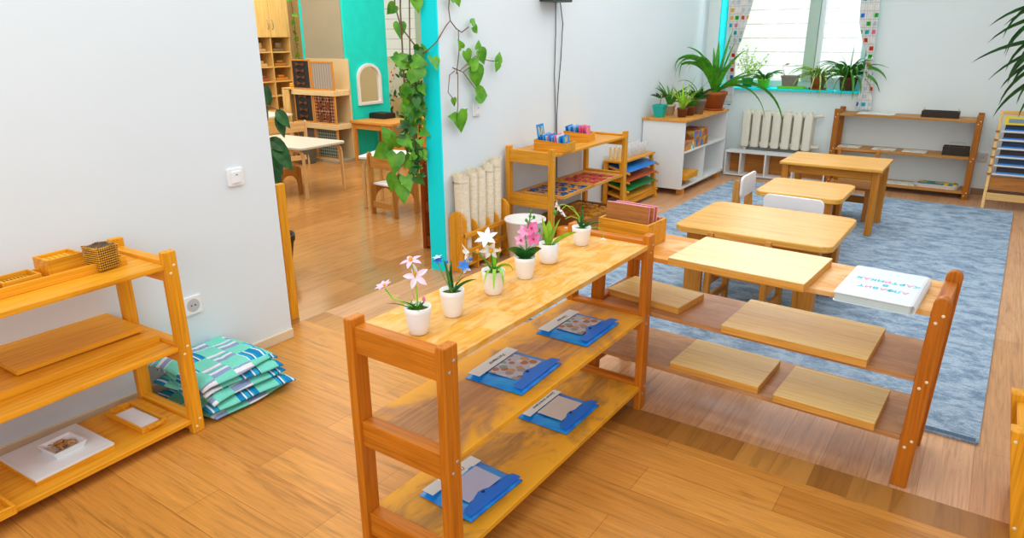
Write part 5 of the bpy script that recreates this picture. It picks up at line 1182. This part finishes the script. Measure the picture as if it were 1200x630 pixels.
for a, l_, e0, e1, z in ((3.05, .92, 22, -42, 1.30), (3.3, .88, 34, -55, 1.42), (2.9, .84, 46, -20, 1.48), (3.5, .86, 12, -55, 1.34), (2.8, .8, 18, -70, 1.26), (3.2, .82, 10, -85, 1.28), (3.7, .8, 16, -88, 1.28), (3.0, .9, 40, -50, 1.46), (3.45, .76, 55, 5, 1.5), (3.1, .78, 20, -88, 1.36), (3.3, .72, 5, -89, 1.3), (2.95, .84, 0, -75, 1.22), (3.55, .8, 30, -88, 1.42), (3.15, .7, -5, -88, 1.24), (3.0, .82, 35, -89, 1.36), (3.2, .86, 42, -89, 1.44), (3.35, .8, 30, -89, 1.32), (3.5, .9, 40, -89, 1.45), (2.9, .8, 28, -89, 1.34), (3.6, .8, 40, -89, 1.38), (3.1, .74, 30, -89, 1.26), (3.3, .92, 50, -89, 1.5)):
    b.blade((-.01, 0, z), a, l_, .055, R(e0), R(e1), 14, .35, shape='oval')
b.build('foliage', L['dark'], t)

# ------------------------------------------------------------------ climbing vine on the teal wall end
t = thing('climbing_vine', 'green heart leaved vine hanging down around the teal wall end', 'vine', (-2.80, 3.24, 1.2))
O = Vector((-2.80, 3.24, 1.2)); sb = MB(); b1 = MB(); b2 = MB(); r = random.Random(4)
def vine(pts, rad=.004): sb.tube([Vector(p)-O for p in pts], rad, 6)
def lf(p, d, n, s, dark=False): (b2 if dark else b1).leaf(Vector(p)-O, d, n, s, .85, True, .35)
main = [(-2.93, 3.17, 2.3), (-2.94, 3.17, 1.9), (-2.965, 3.165, 1.6), (-2.97, 3.17, 1.3), (-2.96, 3.16, 1.0), (-2.98, 3.17, .8), (-2.95, 3.16, .62)]
vine(main, .005); vine([(-2.90, 3.2, 2.2), (-2.91, 3.19, 1.7), (-2.925, 3.18, 1.3), (-2.90, 3.18, .95), (-2.92, 3.17, .7)], .004)
vine([(-3.0, 3.2, 2.2), (-3.035, 3.2, 1.72), (-3.03, 3.19, 1.62), (-2.99, 3.19, 1.5), (-2.93, 3.18, 1.45), (-2.88, 3.18, 1.40)], .004)
view = Vector((.66, -.62, .25))
for k in range(105):                                               # dense mass
    z = r.choice((r.uniform(.98, 1.4), r.uniform(.72, 1.1), r.uniform(.80, 1.35), r.uniform(.62, .9))); x = -2.90 + r.uniform(-.075, .04) + (.015 if z > 1.0 else -.015); y = 3.19 + r.uniform(-.06, .05)
    if x > -2.875: y = min(y, 3.2)
    lf((x, y, z), (r.uniform(-1, .8), r.uniform(-.6, .3), r.uniform(-1.3, .15)), view + Vector((r.uniform(-.7, .7), r.uniform(-.5, .5), r.uniform(-.3, .7))), r.uniform(.045, .08), r.random() < .5)
for p, d, s in (((-3.02, 3.18, 1.62), (-.6, -.2, -.5), .08), ((-3.0, 3.19, 1.52), (.2, -.2, -.9), .09), ((-2.93, 3.18, 1.7), (.9, 0, -.5), .1), ((-2.87, 3.2, 1.66), (.3, -.1, -1), .09), ((-3.03, 3.2, 1.35), (-.3, 0, -1), .07), ((-2.99, 3.2, 1.72), (-.9, 0, .1), .08),
                ((-2.92, 3.15, 1.30), (-.4, -.3, .2), .11), ((-2.83, 3.16, 1.27), (-.3, -.5, -.8), .11), ((-2.87, 3.15, 1.31), (.8, .2, -.1), .10), ((-2.90, 3.14, 1.16), (-.6, -.2, -.6), .1), ((-2.95, 3.16, 1.06), (.3, -.2, -.9), .09),
                ((-3.12, 3.15, .78), (-.7, -.3, -.4), .13), ((-3.04, 3.13, .80), (.3, -.4, .5), .11), ((-3.02, 3.12, .76), (.1, -.3, -1), .13), ((-3.10, 3.16, .84), (-.2, -.3, .6), .10), ((-2.98, 3.13, .86), (.7, 0, -.4), .1), ((-3.05, 3.13, .62), (-.2, -.2, -.9), .12), ((-2.97, 3.14, .62), (.5, -.2, -.8), .1), ((-3.0, 3.14, .56), (.3, -.3, -1), .12)):
    lf(p, d, view, s)
vine([(-2.97, 3.16, .86), (-3.04, 3.13, .82), (-3.1, 3.15, .8)], .003); vine([(-2.96, 3.16, .74), (-3.02, 3.13, .66), (-3.03, 3.13, .6)], .003)
# branches spreading over the white wall
X = -2.742
vine([(-2.88, 3.19, 1.33), (-2.80, 3.20, 1.37), (-2.755, 3.235, 1.42), (X, 3.30, 1.50), (X, 3.345, 1.535), (X, 3.40, 1.49), (X, 3.45, 1.47), (X, 3.52, 1.5)], .0035)
vine([(X, 3.345, 1.535), (X, 3.335, 1.60), (X, 3.36, 1.75), (X, 3.38, 2.2)], .003); vine([(X, 3.42, 1.48), (X, 3.42, 1.36), (X, 3.39, 1.23)], .003)
vine([(X+.01, 3.34, 1.27), (X+.02, 3.40, 1.25), (X+.02, 3.48, 1.29), (X+.015, 3.56, 1.33), (X+.012, 3.70, 1.30), (X+.012, 3.80, 1.29)], .0028); vine([(X+.01, 3.35, 1.265), (X+.02, 3.43, 1.24), (X+.02, 3.55, 1.29), (X+.02, 3.60, 1.36)], .0028)
vine([(X+.01, 3.36, 1.25), (X+.02, 3.30, 1.23), (X+.02, 3.28, 1.13), (X+.02, 3.325, 1.09), (X+.02, 3.34, 1.05)], .0028); vine([(X+.01, 3.39, 1.24), (X+.02, 3.37, 1.05), (X+.02, 3.35, .95)], .0028); vine([(X+.01, 3.44, 1.24), (X+.02, 3.52, 1.16), (X+.02, 3.58, 1.11)], .0028)
wv = Vector((.95, -.3, .1))
for p, d, s in (((X+.015, 3.53, 1.52), (0, .5, .4), .055), ((X+.015, 3.545, 1.50), (.1, .6, -.5), .06), ((X+.02, 3.46, 1.36), (.1, .3, -.8), .085), ((X+.02, 3.42, 1.38), (.1, -.4, .6), .06), ((X+.02, 3.60, 1.36), (.1, .4, -.7), .10), ((X+.02, 3.58, 1.37), (.1, .2, .8), .06), ((X+.02, 3.54, 1.26), (.1, .25, -.9), .14), ((X+.025, 3.50, 1.27), (.2, .5, .4), .09),
                ((X+.02, 3.79, 1.29), (.1, .3, .7), .07), ((X+.02, 3.79, 1.28), (.1, -.3, -.8), .06), ((X+.02, 3.56, 1.10), (.1, .9, -.1), .13), ((X+.02, 3.34, .98), (.1, -.6, .1), .07), ((X+.02, 3.37, 1.0), (.1, .25, -.95), .13), ((X+.02, 3.39, .98), (.2, .3, .3), .07), ((X+.02, 3.325, 1.09), (.1, .2, -.9), .05), ((X+.02, 3.36, 1.66), (.1, -.5, .2), .08), ((X+.02, 3.38, 1.67), (.1, .3, -.6), .07), ((-2.765, 3.2, 1.33), (.5, -.2, -.5), .09)):
    lf(p, d, wv, s, s > .11 and False)
sb.build('stem', M['stem'], t, smooth=True); b1.build('foliage', L['pothos'], t, smooth=True); b2.build('dark_foliage', L['pothosd'], t, smooth=True)

# ------------------------------------------------------------------ the next room
t = thing('leaning_plant', 'dark leaved potted plant half hidden behind the left wall', 'potted plant', (-3.72, 2.66, 0)); potc(t, .1, .14, .24, M['black'])
b = MB(); b.tube([(0, 0, .22), (.02, 0, .6), (.04, 0, .95), (.1, 0, 1.06), (.2, .0, 1.04)], [.008, .007, .005, .004, .003]); b.tube([(.03, 0, .7), (.1, 0, .86), (.16, 0, .84)], [.005, .004, .003]); b.build('stem', M['stem'], t)
b = MB()
for p, d, s in (((.13, 0, 1.06), (-.1, 0, .9), .13), ((.2, 0, 1.03), (.4, -.2, -.8), .16), ((.19, 0, 1.04), (.7, -.2, -.4), .17), ((.1, 0, 1.05), (-.3, -.2, -.9), .16), ((.05, 0, .97), (.3, -.3, -.9), .18), ((.08, 0, .86), (.8, -.1, -.2), .2), ((.14, 0, .84), (.9, -.3, -.55), .24), ((.1, 0, .8), (.7, -.3, -.6), .2), ((.05, 0, .75), (.6, -.2, -.8), .24), ((.0, 0, .9), (-.7, 0, -.4), .2), ((0, 0, .7), (-.8, 0, -.2), .2)):
    b.leaf(Vector(p), d, (.5, -.7, .4), s, .55, False, .25)
b.build('foliage', L['dark'], t)
def bent_table(label, cx, cy, sx, sy, z, rz, top):
    t = thing('activity_table', label, 'table', (cx, cy, 0), rz)
    MB().prism(rrect(-sx/2, sx/2, -sy/2, sy/2, .05, 6), 'z', z-.022, z).build('tabletop', top, t, bev=.004)
    for a in (-1, 1):
        for c in (-1, 1):
            x, y = a*(sx/2-.035), c*(sy/2-.05); pts = [(x-a*.16, y, z-.035), (x-a*.06, y, z-.036), (x-a*.018, y, z-.05), (x, y, z-.09), (x+a*.005, y, 0)]
            b = MB()
            for p, q in zip(pts, pts[1:]): b.beam(p, q, .028, .022, (0, 1, 0))
            b.build('leg', W('beech', 'z'), t, bev=.004)
    return t
greyt = plain('pale_grey_top', '#d5d3c6', .3, .5, .03)
bent_table('pale topped table with bent wood legs in the next room, left one', -5.66, 4.37, .96, .58, .485, R(3), greyt)
bent_table('white topped table with bent wood legs behind the child chair', -4.20, 4.48, .78, .42, .465, R(17.5), M['white'])
bent_table('white topped table at the far left in the next room', -7.42, 5.27, .85, .5, .57, R(0), M['white'])
panel_chair('child chair with white seat facing the white table in the next room', (-4.155, 4.08, 0), R(-4), w_=.30, d_=.30, sh=.275, bh=.53, seatm=M['whitechair'], backz=(.40, .50))
panel_chair('child chair with pale seat tucked under the pale table at left', (-5.60, 4.0, 0), R(0), w_=.34, d_=.30, sh=.27, bh=.52, seatm=M['greyp'], wood_='roomw', backz=(.40, .50))
panel_chair('child chair beside the far left white table in the next room', (-6.72, 5.28, 0), R(80), w_=.32, d_=.3, wood_='beech', seatm=M['whitechair'])
t = thing('writing_desk', 'small wooden desk against the teal wall beneath the arched mirror', 'desk', (-6.115, 6.16, 0)); z = .485
MB().prism(rrect(-.345, .345, -.27, .25, .02), 'z', z-.03, z).build('desktop', W('desk', 'x'), t, bev=.004)
for a in (-.30, .30):
    for c in (-.23, .21): MB().box(a-.024, a+.024, c-.024, c+.024, 0, z-.0305).build('leg', W('desk', 'z'), t, bev=.003)
for c in (-.23, .21): MB().box(-.275, .275, c-.011, c+.011, z-.095, z-.0305).build('apron', W('desk', 'x'), t)
t = thing('tray_box', 'flat black box standing on the small desk under the mirror', 'box', (-6.30, 6.30, .4853), R(0))
MB().box(-.13, .13, -.1, .1, 0, .06).build('box_body', M['black'], t, bev=.003); MB().box(-.115, .115, -.085, .085, .0602, .068).build('box_lid', M['blackbox'], t)
post_chair('wooden chair with slatted back beside the small desk', (-5.48, 6.02, 0), R(100), w_=.34, bh=.56, m='desk')
t = thing('wall_mirror', 'white framed arched mirror on the teal wall above the desk', 'mirror', (-6.4765, 6.275, .645))
def archp(w_, h_, n=14): return [(-w_/2, 0), (w_/2, 0)] + [(w_/2*math.cos(math.pi*k/n), h_-w_*.42+w_*.42*math.sin(math.pi*k/n)) for k in range(n+1)]
Aout, Ain = archp(.40, .49), [(x, z+.035) for x, z in archp(.33, .42)]
b = MB(); n = len(Aout); b.add([(0.0005, x, z) for x, z in Aout] + [(.03, x, z) for x, z in Aout] + [(.03, x, z) for x, z in Ain] + [(.004, x, z) for x, z in Ain], [(k*n+i, k*n+(i+1) % n, (k+1)*n+(i+1) % n, (k+1)*n+i) for k in range(3) for i in range(n)])
b.build('mirror_frame', M['plast'], t, bev=.004); MB().prism(Ain, 'x', .002, .006).build('mirror_glass', M['mirror'], t)
# hanging dressing frames on their rack
t = thing('frame_rack', 'low wooden rack against the grey beige panel holding cloth frames in tiers', 'rack', (-7.29, 5.60, 0))
MB().box(0, .02, 0.02, .31, 0, .84).build('side_panel', W('birch', 'z'), t, bev=.002); MB().box(0, .12, 0, .0195, 0, .84).build('front_panel', W('birch', 'z'), t, bev=.002)
for z in (.845, .455, .035): MB().box(.1205, .87, .04, .31, max(z-.06, .001), z+.0).build('shelf_board', W('board', 'x') if z != .035 else M['greyp'], t, bev=.002)
MB().box(.0, .16, .0, .31, .845, .86).build('top_board', W('birch', 'x'), t); MB().box(.13, .87, .30, .318, .001, 1.2).build('back_panel', M['beige'], t)
G = 'cloth dressing frames on the rack in the next room'
spec = [(.845, .13, .335, .35, 'charcoal', 'dark frame with brown bows, top tier left', True), (.845, .48, .38, .33, 'stripes', 'striped cloth frame, top tier right', False), (.455, .13, .335, .37, 'charcoal', 'dark frame with laces, middle tier left', True),
        (.455, .48, .38, .35, 'plaid_red', 'red brown plaid frame with a hanging bow, middle tier right', True), (.035, .13, .335, .37, 'greycloth', 'grey checked cloth frame, bottom tier left', False), (.035, .48, .38, .37, 'plaid_green', 'grey green plaid cloth frame, bottom tier right', False)]
for z, x, w_, h_, m, lb, bow in spec:
    f = thing('dressing_frame', lb + ' of the rack', 'dressing frame', (-7.29+x, 5.67, z+.0008), 0, G)
    b = MB(); b.box(0, .018, 0, .018, 0, h_); b.box(w_-.018, w_, 0, .018, 0, h_); b.box(.0185, w_-.0185, 0, .018, 0, .018); b.box(.0185, w_-.0185, 0, .018, h_-.018, h_); b.build('frame_border', W('desk', 'z'), f)
    MB().box(.012, w_-.012, .004, .016, .019, h_-.019).build('cloth_panel', M[m], f)
    if bow:
        for k in range(4):
            zz = .07 + k*(h_-.13)/3; b = MB(); d = 1 if m == 'charcoal' else 2.2
            for s in (-1, 1): b.prism([(w_/2, zz), (w_/2+s*.075*d**.5, zz+.022*d), (w_/2+s*.065*d**.5, zz-.02*d)] if s > 0 else [(w_/2, zz), (w_/2-.065*d**.5, zz-.02*d), (w_/2-.075*d**.5, zz+.022*d)], 'y', -.012, -.002)
            b.build('bow', M['bow'] if k % 2 == 0 or m == 'charcoal' else M['plaid_red'], f)
o = MB().box(-.06, .06, -.04, .04, 0, .05).build('yellow_toy', plain('toy_yellow', '#f0b63a'), loc=(-7.22, 5.75, .8605), bev=.012); tag(o, 'small yellow toy on the left end of the cloth frame rack', 'toy')
t = thing('floor_bucket', 'small grey blue bucket on the floor in front of the rack', 'bucket', (-6.78, 5.48, 0)); b = MB(); b.lathe([(0, 0), (.09, 0), (.115, .2), (.12, .2), (.12, .21), (.108, .21), (.088, .012), (0, .012)], n=24); b.build('bucket_body', plain('bucket_plastic', '#7c93a3', .4), t, smooth=True)
# tall pigeonhole cabinet
t = thing('tall_cabinet', 'tall pale cabinet with doors above rows of open pigeonholes', 'cabinet', (-9.6, 5.9, 0)); Y1 = 1.42; X1 = .40
MB().box(0, .012, 0, Y1, 0, 2.5).build('back_panel', W('birch', 'z'), t)
ys = [0, .355, .71, 1.065, Y1]
for y in ys: MB().box(.0125, X1, y-.009 if 0 < y < Y1 else (y if y == 0 else y-.018), y+.009 if 0 < y < Y1 else (y+.018 if y == 0 else y), 0, 2.5 if y in (0, Y1) else 1.44).build('side_panel', W('birch', 'z'), t)
for z in (.0, .36, .575, .79, 1.005, 1.22, 1.44, 2.48): MB().box(.0125, X1-.003, .0185, Y1-.0185, z, z+.017).build('shelf_board', W('birch', 'y'), t)
for k in range(4):
    d = MB().box(X1+.0005, X1+.018, ys[k]+.003, ys[k+1]-.003, 1.445, 2.49).build('door', W('birch', 'z'), t, bev=.002)
    y = ys[k+1]-.04 if k % 2 == 0 else ys[k]+.04
    b = MB(); b.tube([(X1+.018, y, 1.56), (X1+.045, y, 1.58), (X1+.045, y, 1.67), (X1+.018, y, 1.69)], .006, 8); b.build('handle', M['metal'], d, smooth=True)
MB().box(X1-.003, X1+.012, .02, Y1-.02, .02, .36).build('base_panel', W('birch', 'y'), t)
G = 'small things in the pigeonholes'
r = random.Random(12)
for (k, z, c, nm) in ((2, 1.237, '#c9a070', 'tan'), (3, 1.237, '#8a6a4a', 'brown'), (2, .807, '#a8553a', 'red brown'), (3, .807, '#e0892a', 'orange'), (3, 1.022, '#b5762c', 'golden'), (2, 1.022, '#d9b27a', 'beige')):
    o = thing('pigeonhole_toy', '%s wooden toy in a pigeonhole of the tall cabinet, %s row' % (nm, {1.237: 'upper', .807: 'lower', 1.022: 'middle'}[z]), 'toy', (-9.3, 5.9+ys[k]+.18, z+.0005), 0, G)
    MB().box(-.05, .05, -.11, .11, 0, .045).build('toy_base', plain('toy_%s' % nm, c), o, bev=.01); MB().box(-.03, .03, -.05, .06, .0455, .085 if z < 1.2 else .13).build('toy_top', plain('toy_top_%s' % nm, c), o, bev=.012)
t = thing('hanging_ivy', 'thin trailing plant hanging beside the tall pale cabinet', 'vine', (-9.15, 7.36, 1.5)); b = MB(); sb = MB()
pts = [(0, 0, .6), (.02, .02, .2), (.0, .03, -.1), (.02, .05, -.4), (.03, .08, -.66)]; sb.tube(pts, .006); sb.tube([(0.03, .08, -.66), (.1, .22, -.7), (.12, .34, -.68)], .005)
for k in range(16): 
    u = k/15*3.99; i = int(u); p = Vector(pts[i]).lerp(Vector(pts[i+1]), u-i); b.leaf(p, (r.uniform(-1, 1), r.uniform(-1, 1), r.uniform(-1, .3)), (.7, -.6, .3), .09)
for p in ((.1, .2, -.7), (.12, .32, -.67), (.06, .12, -.72)): b.leaf(p, (.3, .4, -.3), (.7, -.6, .3), .1)
sb.build('stem', M['stem'], t); b.build('foliage', L['pothos'], t)
# drawing and plants below the far window
t = thing('wall_picture', 'white sheet with orange scribbles below the far window', 'drawing', (-7.40, 7.7785, .58)); MB().box(-.24, .24, -.003, 0, 0, .5).build('paper_sheet', M['drawing'], t)
for i, (x, lb) in enumerate(((-7.5, 'dark bushy potted plant on the floor below the drawing'), (-6.85, 'tall bushy potted plant to the right of the drawing'))):
    t = thing('bushy_plant', lb, 'potted plant', (x, 7.45, 0)); potc(t, .1, .14, .22, M['darkpot'])
    b = MB(); r = random.Random(40+i)
    for k in range(150): p = Vector((r.gauss(0, .10), r.gauss(0, .08), .25 + r.uniform(0, .4 + .55*i))); b.leaf(p, (r.uniform(-1, 1), r.uniform(-1, .5), r.uniform(-.6, 1)), (.5, -.7, .5), r.uniform(.06, .11), .6, False)
    b.build('foliage', L['dark'] if i == 0 else L['pothosd'], t); b = MB(); b.tube([(0, 0, .2), (0, 0, .6)], .01); b.build('stem', M['stem'], t)
